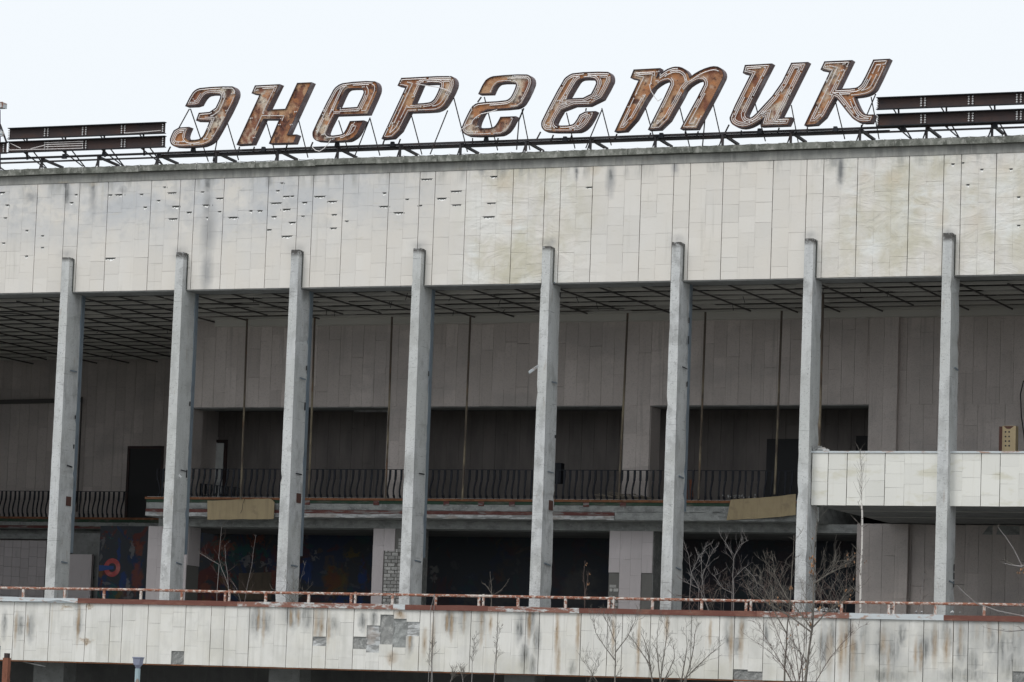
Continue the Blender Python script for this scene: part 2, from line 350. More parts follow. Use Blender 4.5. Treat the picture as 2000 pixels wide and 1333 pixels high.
M_channel = simple('brown_black_channel', (.050, .036, .036), .7, .2, 10, [((1, 1, 2), .45, .7, (.085, .045, .035), .8), ((5, 5, 5), .6, .7, (.03, .028, .03), .7)])
n = NM('rusty_hanging_pipe', (.12, .098, .08), .8, .2, 20)
n.patch((4, 4, 1.2), .42, .62, (.34, .29, .20), .9, mask=n.rampz(14.3, 12.6), off=81)
n.patch((6, 6, 2), .60, .68, (.22, .12, .07), .7, off=82)
M_pipe = n.done()
M_ground = simple('winter_ground', (.13, .12, .09), .95, .6, 3, [((.3, .3, .3), .4, .6, (.09, .085, .055), .8), ((2, 2, 2), .5, .65, (.2, .18, .12), .6)])
M_asphalt = simple('cracked_asphalt', (.09, .09, .09), .95, .4, 8, [((.5, .5, .5), .45, .65, (.13, .13, .12), .8)])
M_bark = simple('grey_bark', (.17, .155, .135), .9, .3, 30, [((9, 9, 5), .45, .65, (.10, .085, .075), .8)])
M_twigred = simple('reddish_twigs', (.115, .085, .075), .9, 0)
M_birch = simple('birch_bark', (.62, .59, .55), .8, .2, 30, [((8, 8, 14), .56, .64, (.14, .12, .11), .9)])
M_willow = simple('pale_bark', (.24, .225, .22), .8, 0, patches=[((5, 5, 5), .5, .65, (.2, .17, .16), .8)])
M_leaf = simple('dry_leaf', (.36, .20, .11), .85, 0, tone=.35)
M_brick = simple('silicate_brick', (.45, .44, .42), .9, .5, 30, [((6, 6, 6), .5, .7, (.3, .3, .29), .6)], tone=.25)
M_mortar = simple('brick_mortar', (.17, .165, .155), .95, .6, 30)
M_debris = simple('grey_lath', (.28, .24, .19), .9, .2, 20, tone=.5)
M_lampblue = simple('blue_grey_enamel', (.27, .29, .38), .5, .1, 10)
M_lamppole = simple('pale_turquoise_paint', (.36, .46, .49), .7, .3, 20, [((5, 5, 5), .55, .66, (.25, .16, .11), .8)])
M_rustpost = simple('red_rust_post', (.23, .095, .06), .9, .4, 20, [((6, 6, 3), .5, .65, (.13, .05, .035), .8)])
M_doorwhite = simple('dirty_white_door', (.72, .74, .72), .8, .1, 10, [((3, 3, 3), .5, .68, (.5, .5, .5), .7)])
M_glass = simple('wet_glass', (.02, .03, .035), .12, 0, spec=.8)
M_openshade = simple('opening_shade_black', (.045, .045, .047), .9, 0)  # flat black standing for the darkness inside openings and holes
# painted abstract mural: flat colour fields
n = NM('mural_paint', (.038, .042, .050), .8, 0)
dim_right = n.rampx([(-400, 1), (200, 1), (420, .9), (560, .6), (760, .35), (1200, .15), (2500, .15)], 12, 1100)  # colours weakened rightwards to paint in the dimness of the deep openings
n.patch((.55, .55, .7), .53, .58, (.018, .035, .09), .9, dist=1.2, off=91, mask=dim_right)
n.patch((.7, .7, .55), .55, .59, (.10, .028, .022), .9, dist=1.6, off=95, mask=dim_right)
n.patch((.8, .8, .9), .58, .62, (.02, .07, .065), .9, dist=1.4, off=98, mask=dim_right)
n.patch((1.0, 1.0, .8), .61, .65, (.11, .07, .03), .8, dist=1.3, off=103, mask=dim_right)
n.patch((1.1, 1.1, 1.1), .63, .66, (.13, .125, .125), .7, dist=1.5, off=107, mask=dim_right)
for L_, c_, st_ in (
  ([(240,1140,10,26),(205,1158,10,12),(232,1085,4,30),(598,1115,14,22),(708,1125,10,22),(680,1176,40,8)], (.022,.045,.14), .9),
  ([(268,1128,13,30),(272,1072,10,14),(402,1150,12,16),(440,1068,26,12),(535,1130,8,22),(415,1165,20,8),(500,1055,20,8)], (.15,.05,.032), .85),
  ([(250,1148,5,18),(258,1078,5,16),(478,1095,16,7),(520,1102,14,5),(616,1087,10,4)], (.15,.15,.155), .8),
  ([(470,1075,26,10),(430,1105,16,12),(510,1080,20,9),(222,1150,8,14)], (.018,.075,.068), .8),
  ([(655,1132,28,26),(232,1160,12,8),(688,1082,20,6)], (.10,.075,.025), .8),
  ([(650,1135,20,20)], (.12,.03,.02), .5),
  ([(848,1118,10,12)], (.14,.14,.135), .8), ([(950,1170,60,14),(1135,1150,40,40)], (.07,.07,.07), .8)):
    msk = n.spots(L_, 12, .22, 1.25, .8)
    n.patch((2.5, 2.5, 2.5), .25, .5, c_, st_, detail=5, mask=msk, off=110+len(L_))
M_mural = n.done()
M_m_red = simple('mural_red', (.34, .07, .07), .8, 0, patches=[((3, 3, 3), .5, .7, (.5, .22, .20), .7)])
M_m_blue = simple('mural_blue', (.035, .07, .20), .8, 0)
M_m_orange = simple('mural_orange', (.19, .085, .04), .8, 0, patches=[((1, 1, 1), .45, .6, (.17, .045, .03), .8)])
M_m_white = simple('mural_white', (.40, .40, .42), .8, 0)
M_m_yellow = simple('mural_yellow', (.09, .075, .025), .8, 0, patches=[((2.5, 2.5, 2.5), .48, .56, (.09, .022, .016), .9)])

# ------------------------------------------------------------------ SETTING: ground
mb = MB(); mb.face([(-900, -900, 0), (1100, -900, 0), (1100, 900, 0), (-900, 900, 0)])
part('ground', mb, M_ground, None, kind='structure')
mb = MB(); mb.face([(-60, -85, .004), (110, -85, .004), (110, -14, .004), (-60, -14, .004)])
part('plaza', mb, M_asphalt, None, kind='structure')
mb = MB(); mb.face([(-60, -14, .008), (110, -14, .008), (110, 30, .008), (-60, 30, .008)])
part('pavement', mb, M_slabconc, None, kind='structure')

# ------------------------------------------------------------------ BUILDING
XL, XR = -26.0, 38.0
ZP, ZF, ZT, ZB = 19.79, 15.76, 5.70, 3.86
YF = 0.0; YT = -1.2; YW = 8.0; YH = 20.0; ZC = 15.70; ZM = 9.72
B = thing('palace_building', 'long abandoned concrete hall with pale stone fascia, tall columns and open balconies', 'building', (12.5, 8, 0))

# tile cladding ---------------------------------------------------
VAR = {}
def variants(m, t):
    key = (m.name, t)
    if key not in VAR:
        L = []
        for k in range(12):
            mb = MB(); j = lambda: R.uniform(-.004, .004)
            mb.box(-.5, .5, -t/2, t/2, -.5, .5, rnd=k/11)
            mb.v = [(x+j()*1.5, y+(j()*.5 if y < 0 else 0), z+j()*1.5) for x, y, z in mb.v]
            L.append(mb.mesh('tile_stone', m))
        VAR[key] = L
    return VAR[key]
def chip_tile(m, x0, x1, z0, z1, y, t, chips, rnd, bottom=()):
    mb = MB()
    top = []      # right to left along the top edge
    for cx, hw, nd in sorted(chips, key=lambda c: -c[0]):
        h_ = math.sin(cx*91.7)*.5+.5; pts = [(cx+hw, 0), (cx+hw*.8, -nd*(.4+.5*h_)), (cx+hw*.4, -nd*(.9-.35*h_)), (cx+hw*(.1-.2*h_), -nd), (cx-hw*.35, -nd*(.55+.4*h_)), (cx-hw*.78, -nd*(.9-.5*h_)), (cx-hw, 0)]
        top.append((cx, [(min(max(px, x0+.004), x1-.004), z1+dz) for px, dz in pts]))
    front = [(x0, z0), (x1, z0), (x1, z1)]
    for cx, pts in top: front += pts
    front.append((x0, z1))
    mb.face([(a, y, b) for a, b in front], rnd)
    for i in range(len(front)):
        a, b = front[i], front[(i+1) % len(front)]
        mb.face([(a[0], y, a[1]), (a[0], y+t, a[1]), (b[0], y+t, b[1]), (b[0], y, b[1])][::-1], rnd)
    for cx, pts in top:      # broken pale slope below the bite
        bk = [(cx+(p[0]-cx)*.92, y+t*.9, z1-.022+(p[1]-z1)*.08 if p[1] < z1 else p[1]) for p in pts]
        lo = [(p[0], y+.001, p[1]) for p in pts]
        for i in range(len(pts)-1): mb.face([lo[i], lo[i+1], bk[i+1], bk[i]], 9)
    return mb
def clad(name, joints, z0, z1, y, t, m, root, cap, hmin, hmax, unit, chips=(), missing=(), seed=1, gap=.022, sub=.0035, holes=(), wob=.002):
    """joints: world x of the wide joints. chips [(x,z,hw)]; missing [(x0,x1,z0,z1)]; holes cut whole tiles"""
    rg = random.Random(seed); tiles = []; pins_and_slits = MB()
    for a, b in zip(joints[:-1], joints[1:]):
        k = max(1, round((b-a)/unit)); a2, b2 = a+gap/2, b-gap/2
        for c in range(k):
            x0 = a2+(b2-a2)*c/k+(sub/2 if c else 0); x1 = a2+(b2-a2)*(c+1)/k-(sub/2 if c < k-1 else 0)
            seams = []; z = z1-rg.uniform(hmin*.5, hmax)
            while z > z0+hmin*.6: seams.append(z); z -= rg.uniform(hmin, hmax)
            ch = [q for q in chips if x0 <= q[0] < x1]
            ms = [q for q in missing if x0-.02 <= (q[0]+q[1])/2 < x1+.02]
            for q in ch:
                if not any(abs(s-q[1]) < .02 for s in seams):
                    near = [s for s in seams if abs(s-q[1]) < hmin*.6]
                    for s in near: seams.remove(s)
                    seams.append(q[1])
            for q in ms:
                seams = [s for s in seams if not (q[2]-.12 < s < q[3]+.12)]
                seams += [q[2], q[3]]
            seams = sorted({s for s in seams if z0+.03 < s < z1-.03}, reverse=True)
            lv = [z1]+seams+[z0]
            for u, d in zip(lv[:-1], lv[1:]):
                if u-d < .02: continue
                zc = (u+d)/2
                if any(q[2] < zc < q[3] for q in ms): continue
                if any(h[0] < (x0+x1)/2 < h[1] and h[2] < zc < h[3] for h in holes): continue
                cc = [(q[0], q[2], rg.uniform(.06, .11)) for q in ch if abs(q[1]-u) < .02]
                tiles.append((x0, x1, d+sub/2, u-sub/2, cc, rg.random(), rg.uniform(-wob, wob)))
                for q in ch:
                    if abs(q[1]-u) < .02:
                        hw = min(q[2], .24); pins_and_slits.box(max(q[0]-hw, x0), min(q[0]+hw, x1), y-.002, y+.02, u-.006, u+.003)  # dark strip painting the shaded slit beneath the upper tile
                        for e in ([-.7, -.2, .3, .8] if hw > .14 else ([-.5, .5] if hw > .09 else [0])):
                            pins_and_slits.box(q[0]+e*hw-.009, q[0]+e*hw+.009, y-.001, y+.02, u-.055*min(1, hw/.10), u-.0065)
    VARS = variants(m, t)
    order = sorted(range(len(tiles)), key=lambda i: -(tiles[i][1]-tiles[i][0])*(tiles[i][3]-tiles[i][2])*(1 if -11 < tiles[i][0] < 34 else .01)*(1+.25*bool(tiles[i][4])))
    rest = MB()
    for n_, i in enumerate(order):
        x0, x1, d, u, cc, rnd, dy = tiles[i]
        if n_ < cap:
            if cc: part(name, chip_tile(m, x0, x1, d, u, y+dy, t, cc, rnd), m, root)
            else:
                o = link(name, VARS[int(rnd*11.99)], root, loc=((x0+x1)/2, y+t/2+dy, (d+u)/2)); o.scale = (x1-x0, 1, u-d)
        elif cc:
            q = chip_tile(m, x0, x1, d, u, y+dy, t, cc, rnd); b_ = len(rest.v); rest.v += q.v
            rest.f += [tuple(b_+k for k in f_) for f_ in q.f]; rest.r += q.r
        else: rest.box(x0, x1, y+dy, y+t+dy, d, u, rnd)
    if rest.f: part(name, rest, m, root, label='remaining smaller tiles of this wall', kind='stuff')
    if pins_and_slits.f: part('anchor_pin_and_slit_shade', pins_and_slits, M_pin_slit, root, kind='stuff')
    return tiles

# upper fascia ----------------------------------------------------
ZTile = 19.32
mb = MB(); mb.box(XL, XR, .055, .60, ZF+.004, ZTile, .5)
fas = part('fascia_wall', mb, M_back, B, label='deep upper wall band clad in pale stone tiles')
pos = [X(p, 450, 0) for p in (803-4,)]
# joints run in the rhythm 1-2-3-2 tiles, one rhythm per column bay
S = 4.2; X0 = -1.373
j = []; u = S/8
for k in range(-6, 10):
    b0 = X0+S*k-.07
    for q in (0, 1, 3, 6): j.append(b0+u*q)
j = [q for q in j if XL+1 <= q <= XR-1]
def Zp(l, ox, oy, s, Y=0): return [(at(ox+a/s, oy+b/s, Y)) for a, b in l]
c5 = [(10,158),(45,228),(125,262),(30,300),(20,440),(615,525),(400,215),(608,172),(672,170),(790,168),(845,165),(925,128),(885,203),(810,240),(960,160),(985,235),(1015,235),(1055,268),(1105,268),(1110,190),(965,305),(1130,155),(1235,190),(1225,265),(1280,262),(1160,228),(1160,298),(1305,297),(1370,297),(1370,225),(1400,260),(1450,260),(1550,148),(1540,217),(1530,293),(1490,293),(1490,366),(1580,105),(1585,180),(1630,180),(1590,252),(1630,325),(1600,402),(1700,213),(1690,290),(1785,178),(1850,208),(1865,282),(1860,357),(1935,318)]
c6 = [(380,198),(145,275),(148,350),(272,310),(228,388),(340,345),(465,305),(545,265),(547,340),(755,183),(740,332),(728,408),(1243,205),(1290,243)]
c7 = [(1537,265),(1635,400),(1765,350),(1832,350),(1915,298),(1965,480),(1965,665),(1725,300),(1600,258)]
small = [(150,370),(237,400),(148,510),(237,465),(425,170),(1655,360)]
chips = [(p.x, p.z, R.choice([.07, .10, .13, .17, .21])) for p in Zp(c5, 0, 320, 2.857)+Zp(c6, 700, 280, 2.857)]
chips += [(p.x, p.z, .06) for p in Zp(small, 0, 320, 2.857)]+[(p.x, p.z, .055) for p in Zp(c7, 1400, 240, 3.333)]
chips += [(X(p, 400, 0), Z(p, q, 0), .12) for p, q in [(-20, 380), (-35, 420), (-60, 400)]]
clad('facade_tile', j, ZF, ZTile-.004, 0, .05, M_fascia, fas, 298, .40, .62, u, chips=chips, seed=3)

mb = MB(); mb.box(XL, XR, -.02, .60, ZTile, 19.59); cem = part('cement_band', mb, M_cement, B)
cr = random.Random(5); x = XL
while x < XR:
    x2 = min(x+2.1, XR); mb = MB(); k = 7; dz = cr.uniform(-.012, .012)
    for i in range(k):     # slightly worn front edge
        a = x+.006+(x2-x-.012)*i/k; b = x+.006+(x2-x-.012)*(i+1)/k
        mb.box(a, b, -.17-cr.uniform(0, .012), .75, 19.60+dz, 19.79+dz+cr.uniform(-.012, .006))
    part('coping_slab', mb, M_coping, B); x = x2
mb = MB(); mb.box(XL, XR, -.06, .60, 19.59, 19.60); part('coping_shade_line', mb, M_back, B)  # dark strip drawn in as the shadow line under the coping
mb = MB(); mb.box(XL, XR, .60, 34, 19.0, 19.3); part('roof_slab', mb, M_coping, B)
# underside beam of the fascia
mb = MB(); mb.box(XL, XR, .02, .95, ZF-.035, ZF); mb.box(XL, XR, .60, .95, ZF, 19.0)
part('fascia_beam', mb, M_soffit, B)

# ceiling of the open hall ------------------------------------------
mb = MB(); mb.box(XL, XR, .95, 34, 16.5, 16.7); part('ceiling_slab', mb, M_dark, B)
cb = MB(); cb.face([(0, 0, 0)]*3)
cnt = 0; cr = random.Random(11)
rows = [(1.0+1.1*i, 1.0+1.1*i+1.02) for i in range(6)]
xs = [XL-.55+1.4*i for i in range(int((XR-XL)/1.4))]
far = MB()
def ceil_piece(x0, x1, y0, y1, z, rnd, far_=False):
    global cnt
    if far_ or cnt >= 290 or x1 < -12 or x0 > 33:
        far.box(x0, x1, y0, y1, z, z+.03, rnd); return
    cnt += 1; q = MB(); q.box(x0, x1, y0, y1, z, z+.03, rnd); part('ceiling_panel', q, M_ceil, B)
for (ya, yb) in rows:
    for xa in xs:
        if cr.random() < (.68 if xa < 0 else .30): continue
        ceil_piece(xa+.02, xa+1.38, ya, yb-cr.choice([0, 0, 0, .45]), 15.86+cr.uniform(-.02, .03), cr.random())
for i in range(14):
    for xa in [q for q in xs if q < 1]:
        if cr.random() < .62: continue
        ya = 8.3+1.5*i
        if ya > 19: continue
        ceil_piece(xa+.02, xa+1.38, ya, ya+.9, 15.9+cr.uniform(-.05, .05), cr.random(), True)
part('ceiling_panel', far, M_ceil, B, label='distant ceiling boards', kind='stuff')
for i in range(18):
    y = .96+1.1*i; q = MB()
    if y > 19.5: continue
    if y < 8: q.box(XL, XR, y-.06, y+.06, 15.76, 15.845)
    else: q.box(XL, 0.2, y-.07, y+.07, 15.76, 15.845)
    part('ceiling_batten', q, M_batten, B)
for i, xa in enumerate(xs):
    for off in (0.0,):
        q = MB(); x = xa+off; y1 = 7.7 if x > .2 else 19.6
        q.box(x-.016, x+.016, 1.0+cr.choice([0, 0, 0, .8]), y1-cr.choice([0, 0, .3, .6, 1.4]), 15.71, 15.755); part('ceiling_rail', q, M_ceilrail, B)
q = MB(); q.box(.2, XR, 7.6, 7.99, 15.56, 15.85); part('ceiling_edge_beam', q, M_batten, B)
for i in range(34):    # loose battens lying askew on the rails
    q = MB(); x = cr.uniform(-14, 33); y = cr.uniform(1.3, 7) if x > 0 else cr.uniform(1.5, 18); a = cr.uniform(-.5, .5) if cr.random() < .7 else cr.uniform(-1.4, 1.4); L_ = cr.uniform(.6, 2.2)
    q.bar((x, y, 15.79), (x+L_*math.cos(a), y+L_*math.sin(a), 15.79+cr.uniform(-.10, .03)), .05, .03); part('loose_batten', q, M_batten if cr.random() < .6 else M_ceilrail, B)
for i in range(46):    # dangling hangers
    q = MB(); x = cr.uniform(-14, 33); y = cr.uniform(1.5, 7) if x > 0 else cr.uniform(1.5, 18); q.bar((x, y, 15.75), (x+cr.uniform(-.12, .12), y, 15.75-cr.uniform(.06, .24)), .018); part('hanger_wire', q, M_ceilrail, B)

# back wall of the hall at YW: upper part with openings ------------------
ZL = 12.82       # lintel of the upper openings
xa0 = X(333, 700, YW); o1 = (X(372, 800, YW), X(757, 800, YW)); o2 = (X(800, 800, YW)+.4, X(1219, 800, YW)); o3 = (X(1270, 800, YW), X(1700, 800, YW))
p1 = (o1[1], o2[0]-.35)
o2 = (X(796, 800, YW)+.2, X(1219, 800, YW))
pil = [(xa0, o1[0]), (o1[1], o2[0]), (o2[1], o3[0]), (o3[1], XR)]
T = .9     # wall thickness
mb = MB(); mb.box(xa0, XR, YW+.04, YW+T, ZL, 16.5); 
for a, b in pil: mb.box(a, b, YW+.04, YW+T, ZM-.02, ZL)
hw_ = part('hall_wall', mb, M_intjoint, B, label='inner wall of the upper hall, dim brownish stone slabs')
uI = .43
ji = [xa0+uI*k for k in range(int((XR-xa0)/uI)+1)]
VTI = .035
clad('interior_slab', [q for q in ji], ZL, 16.2, YW, VTI, M_int, hw_, 250, .7, 1.5, uI, seed=21, gap=.006, sub=.005, wob=.004)
def colpanel(a, b, z0, z1, nm='interior_slab', m=M_int, cap=40, seed=1, root=None, y=YW, hm=(.6, 1.4), unit=.43):
    k = max(1, round((b-a)/unit)); clad(nm, [a+(b-a)*i/k for i in range(k+1)], z0, z1, y, VTI, m, root or hw_, cap, hm[0], hm[1], unit, seed=seed, gap=.006, sub=.005, wob=.004)
colpanel(pil[0][0], pil[0][1], ZM, ZL, seed=31, cap=8); colpanel(pil[1][0], pil[1][1], ZM, ZL, seed=32, cap=12)
colpanel(pil[2][0], pil[2][1], ZM, ZL, seed=33, cap=12)
xs1 = X(1755, 800, YW)
colpanel(pil[3][0], XR-.2, ZM, ZL, seed=34, cap=60)
# jamb faces of the pillars are part of the wall; side cladding of the visible right-hand faces
for (a, b), s in zip(pil[:3], (5, 6, 7)):
    mb = MB(); mb.box(b, b+.02, YW+.05, YW+T, ZM, ZL-.004, .4); part('jamb_slab', mb, M_int, hw_)
mb = MB(); mb.box(o1[0], o1[1], YW+.05, YW+T, ZL-.03, ZL-.002); mb.box(o2[0], o2[1], YW+.05, YW+T, ZL-.03, ZL-.002); mb.box(o3[0], o3[1], YW+.05, YW+T, ZL-.03, ZL-.002); part('lintel', mb, M_soffit, B)
# shallow pilaster right of the third opening
mb = MB(); mb.box(o3[1]+.001, xs1, YW-.16, YW-.001, ZM, 16.2); pl = part('pilaster', mb, M_int, B)
colpanel(o3[1], xs1, ZM, 16.2, root=pl, seed=36, y=YW-.20, cap=20)
# recess behind the openings
YR = 11.4
mb = MB(); mb.box(xa0, XR, YR, YR+.2, ZM, 13.4); rw = part('recess_wall', mb, M_intjoint, B)
k = [xa0+.45*i for i in range(int((XR-xa0)/.45))]
dA = (X(378, 900, YR), X(440, 900, YR)); dtop = Z(400, 865, YR)
dC = (X(1498, 900, YR), X(1560, 900, YR)); dD = (X(1672, 900, YR), X(1720, 900, YR))
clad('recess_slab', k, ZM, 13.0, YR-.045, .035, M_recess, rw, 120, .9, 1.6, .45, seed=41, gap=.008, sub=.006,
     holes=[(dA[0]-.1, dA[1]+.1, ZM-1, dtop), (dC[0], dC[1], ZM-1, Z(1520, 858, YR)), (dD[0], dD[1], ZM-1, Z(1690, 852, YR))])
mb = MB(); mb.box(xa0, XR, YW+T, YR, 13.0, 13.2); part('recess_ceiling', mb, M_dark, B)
q = MB(); a = X(694, 802, 10.6); b = X(775, 802, 10.6); q.box(a, b, 10.5, 10.62, 12.90, 12.97); part('ceiling_tube_fitting', q, M_white, B)
for (d, t_, nm, mat_) in ((dC, Z(1520, 858, YR), 'doorway_shade_panel', M_openshade), (dD, Z(1690, 852, YR), 'doorway_shade_panel', M_openshade)):
    q = MB(); q.box(d[0], d[1], YR-.065, YR-.055, ZM, t_); part(nm, q, mat_, B)  # flat black panel in place of the unlit opening
# door with half open white leaf
q = MB(); z1 = dtop; x0, x1 = dA
q.box(x0-.09, x0, YR-.14, YR-.01, ZM, z1+.09); q.box(x1, x1+.09, YR-.14, YR-.01, ZM, z1+.09); q.box(x0, x1, YR-.14, YR-.01, z1, z1+.09)
df = part('door_frame', q, M_channel, B)
q = MB(); q.box(x0, x1, YR-.068, YR-.058, ZM, z1); part('doorway_shade_panel', q, M_openshade, df)  # black sheet painting the dark behind the door
xm = x0+(x1-x0)*.47
q = MB(); q.box(xm, x1-.02, YR-.13, YR-.08, ZM+.02, z1-.03); part('door_leaf', q, M_doorwhite, df, label='dirty white door leaf')
q = MB(); q.box(x0+.12, xm-.03, YR-.12, YR-.09, z1-.46, z1-.05); part('transom', q, M_tan, df)
q = MB(); a = X(1083, 903, 9.6); q.box(a, a+.32, 9.4, 9.7, Z(1083, 945, 9.5), Z(1083, 905, 9.5)); part('switch_cabinet', q, M_iron, B)

# mezzanine slab and its painted edge --------------------------------
YM = 7.05
xm0, xm1 = X(285, 990, YM), X(1600, 990, YM)
zt_, = (ZM,)
def strip(nm, x0, x1, z0, z1, y, m, dep=.05, ragged=0, seed=1, root=None):
    rg = random.Random(seed); q = MB(); n_ = max(1, int((x1-x0)/.25)) if ragged else 1
    for i in range(n_):
        a, b = x0+(x1-x0)*i/n_, x0+(x1-x0)*(i+1)/n_
        q.box(a, b, y-(rg.uniform(0, .01) if ragged else 0), y+dep, z0+rg.uniform(0, ragged), z1)
    return part(nm, q, m, root or B)
zz = lambda py: Z(700, py, YM)
z_r0, z_r1 = zz(972), zz(977); 
q = MB(); q.box(xm0, xm1, YM+.05, YR, zz(1012), ZM-.02); slab = part('mezzanine_slab', q, M_slabconc, B)
strip('edge_angle', xm0-.04, xm1, zz(978), zz(973.5), YM-.03, M_rustedge, .12, root=slab)
strip('painted_band', xm0, xm1, zz(984.5), zz(978)-.002, YM+.012, M_green, .05, .012, 3, slab)
strip('crumbled_edge', xm0, xm1, zz(997), zz(984.5)-.002, YM+.022, M_slabconc, .05, .03, 4, slab)
xr_ = X(1200, 1000, YM)
strip('red_moulding', xm0, xr_, zz(1004), zz(997)-.004, YM-.01, M_redline, .06, root=slab)
strip('white_moulding', xm0, xr_, zz(1012), zz(1004)-.002, YM-.02, M_white, .07, .02, 6, slab)
strip('bare_lower_edge', xr_+.003, xm1, zz(1012), zz(997)-.004, YM+.02, M_slabconc, .05, .03, 8, slab)
for p in (600, 735, 872, 940, 1000, 1077, 1145, 1217):
    q = MB(); a = X(p, 980, YM); q.box(a-.10, a+.10, YM-.012, YM+.012, zz(987), zz(978.3)); part('red_block', q, M_redline, slab)
# lower floor wall at YW under the slab -------------------------------
ztop = zz(1012)-.004
q = MB(); q.box(xm0, XR, YW, YW+T, Z(1000, 1035, YW), ztop); part('lower_lintel_beam', q, M_slabconc, B)
zl2 = Z(1000, 1035, YW)-.003; ZFL = 5.2
lp = [(X(287, 1100, YW), X(364, 1100, YW)), (X(727, 1100, YW), X(812, 1100, YW)), (X(1189, 1100, YW), X(1274, 1100, YW)), (X(1676, 1100, YW), XR)]
lws = []
for a, b in lp:
    q = MB(); q.box(a, b, YW+.04, YW+T, ZFL, zl2); lws.append(part('gallery_pillar' if b < XR-1 else 'gallery_wall', q, M_mortar, B))
lw = lws[3]
gapB = (X(751, 1120, YW), X(786, 1120, YW))
for i, (a, b) in enumerate(lp[:3]):
    k = max(2, round((b-a)/.42)); hl = []
    if i == 1: hl = [(X(751, 1100, YW)-.03, X(775, 1100, YW), 0, Z(760, 1068, YW)), (X(774, 1100, YW), 99, 0, Z(780, 1048, YW))]
    if i == 2: hl = [(X(1262, 1150, YW)-.1, 99, 0, Z(1262, 1103, YW)), (0, X(1189, 1150, YW)+.35, 0, Z(1195, 1135, YW))]
    clad('pillar_slab', [a+(b-a)*t_/k for t_ in range(k+1)], ZFL, zl2, YW, VTI, M_pink, lws[i], 40, .35, .95, .42, seed=60+i, gap=.005, sub=.004, holes=hl)
    q = MB(); q.box(b, b+.02, YW+.05, YW+T, Z(375, 1104, YW) if i == 0 else ZFL, zl2, .3); part('jamb_slab', q, M_pink if i == 0 else M_conc, lws[i])
# bricks laid bare on the second and third pillar
bm = []
for vv in range(3):
    q = MB(); q.box(-.5, .5, -.5, .5, -.5, .5, vv/2); q.v = [(x+R.uniform(-.02, .02), y, z+R.uniform(-.04, .04)) for x, y, z in q.v]; bm.append(q.mesh('brick', M_brick))
for bi, (a, b, z1) in enumerate(((X(751, 1100, YW)-.02, X(776, 1100, YW), Z(760, 1068, YW)), (X(776, 1100, YW), X(812, 1100, YW), Z(780, 1048, YW)), (X(1189, 1150, YW)+.01, X(1189, 1150, YW)+.33, Z(1195, 1138, YW)))):
    z = ZFL+.05; row = 0
    while z < z1-.1:
        x = a-(.13 if row % 2 else 0)
        while x < b:
            x0, x1 = max(x, a), min(x+.25, b)
            if x1-x0 > .07 and R.random() > .06:
                o = link('brick', R.choice(bm), lws[1 if bi < 2 else 2], loc=((x0+x1)/2, YW+.035, z+.055)); o.scale = (x1-x0-.022, .04+R.uniform(-.01, .01), .095)
            x += .262
        z += .118; row += 1
# right lower wall: dim stone like the upper
colpanel(lp[3][0], XR-.2, ZFL, 9.045, nm='gallery_slab', cap=70, seed=71, root=lw, hm=(1.2, 2.4))
q = MB(); a = X(1776, 1100, YW); q.box(lp[3][0]+.001, a, YW-.16, YW-.001, ZFL, 9.045); pl2 = part('pilaster', q, M_int, B)
colpanel(lp[3][0], a, ZFL, 9.045, nm='gallery_slab', root=pl2, seed=72, y=YW-.2, cap=14, hm=(1.2, 2.4))
# murals on the rear wall of the gallery
YMU = 12.0
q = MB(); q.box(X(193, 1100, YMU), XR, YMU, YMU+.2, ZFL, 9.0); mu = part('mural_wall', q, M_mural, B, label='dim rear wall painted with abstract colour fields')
q = MB(); q.box(xm0, XR, YW+T, YMU, 8.75, 8.9); part('gallery_ceiling', q, M_dark, B)
q = MB(); q.box(XL, XR, YM+.2, 24, ZFL-.12, ZFL-.004); part('gallery_floor', q, M_slabconc, B)
def disc(px, py, r0, r1, y, m, nm, a0=0, a1=6.2832, n_=28):
    c = at(px, py, y); q = MB()
    for i in range(n_):
        t0, t1 = a0+(a1-a0)*i/n_, a0+(a1-a0)*(i+1)/n_
        P = [(c.x+r*math.cos(t), y, c.z+r*math.sin(t)) for r, t in ((r0, t0), (r1, t0), (r1, t1), (r0, t1))]
        q.face(P[::-1])
    part(nm, q, m, mu)
def fld(pts, y, m, nm='painted_shape'):
    q = MB(); q.face([at(a, b, y) for a, b in pts]); part(nm, q, m, mu)
y_ = YMU-.006
M_m_dim2 = simple('mural_brick_red', (.15, .04, .03), .8, 0)
disc(219, 1109, .16, .33, y_, M_m_red, 'painted_ring')
fld([(193, 1104), (222, 1106), (222, 1112), (193, 1116)], y_-.004, M_m_blue)
fld([(466, 1120), (530, 1118), (530, 1172), (466, 1172)], y_-.008, simple('dim_brown_panel', (.12, .095, .07), .8, 0, patches=[((3, 3, 1), .45, .65, (.07, .055, .045), .8)]))

# deep left hall ----------------------------------------------------
xh1 = xa0+.2
q = MB(); q.box(XL, xh1+8, YH+.04, YH+.3, 9.0, 16.5); dh = part('deep_hall_wall', q, M_intjoint, B)
dB = (X(252, 940, YH), X(314, 940, YH)); dBt = Z(280, 877, YH)
k = [-25.6+.42*i for i in range(70)]
k = [q_ for q_ in k if q_ < xh1+.5]
clad('deep_hall_slab', k, 9.5, 16.0, YH, .035, M_int, dh, 140, .8, 1.6, .42, seed=81, gap=.007, sub=.005, holes=[(dB[0], dB[1], 0, dBt)])
q = MB(); q.box(dB[0], dB[1], YH-.02, YH-.012, 9.5, dBt); part('doorway_shade_panel', q, M_openshade, dh)  # black sheet in place of the unlit opening
q = MB(); q.box(dB[0]-.1, dB[0], YH-.06, YH-.012, 9.5, dBt+.1); q.box(dB[1], dB[1]+.08, YH-.06, YH-.012, 9.5, dBt+.1); q.box(dB[0], dB[1], YH-.06, YH-.012, dBt, dBt+.1); part('door_frame', q, M_channel, dh)
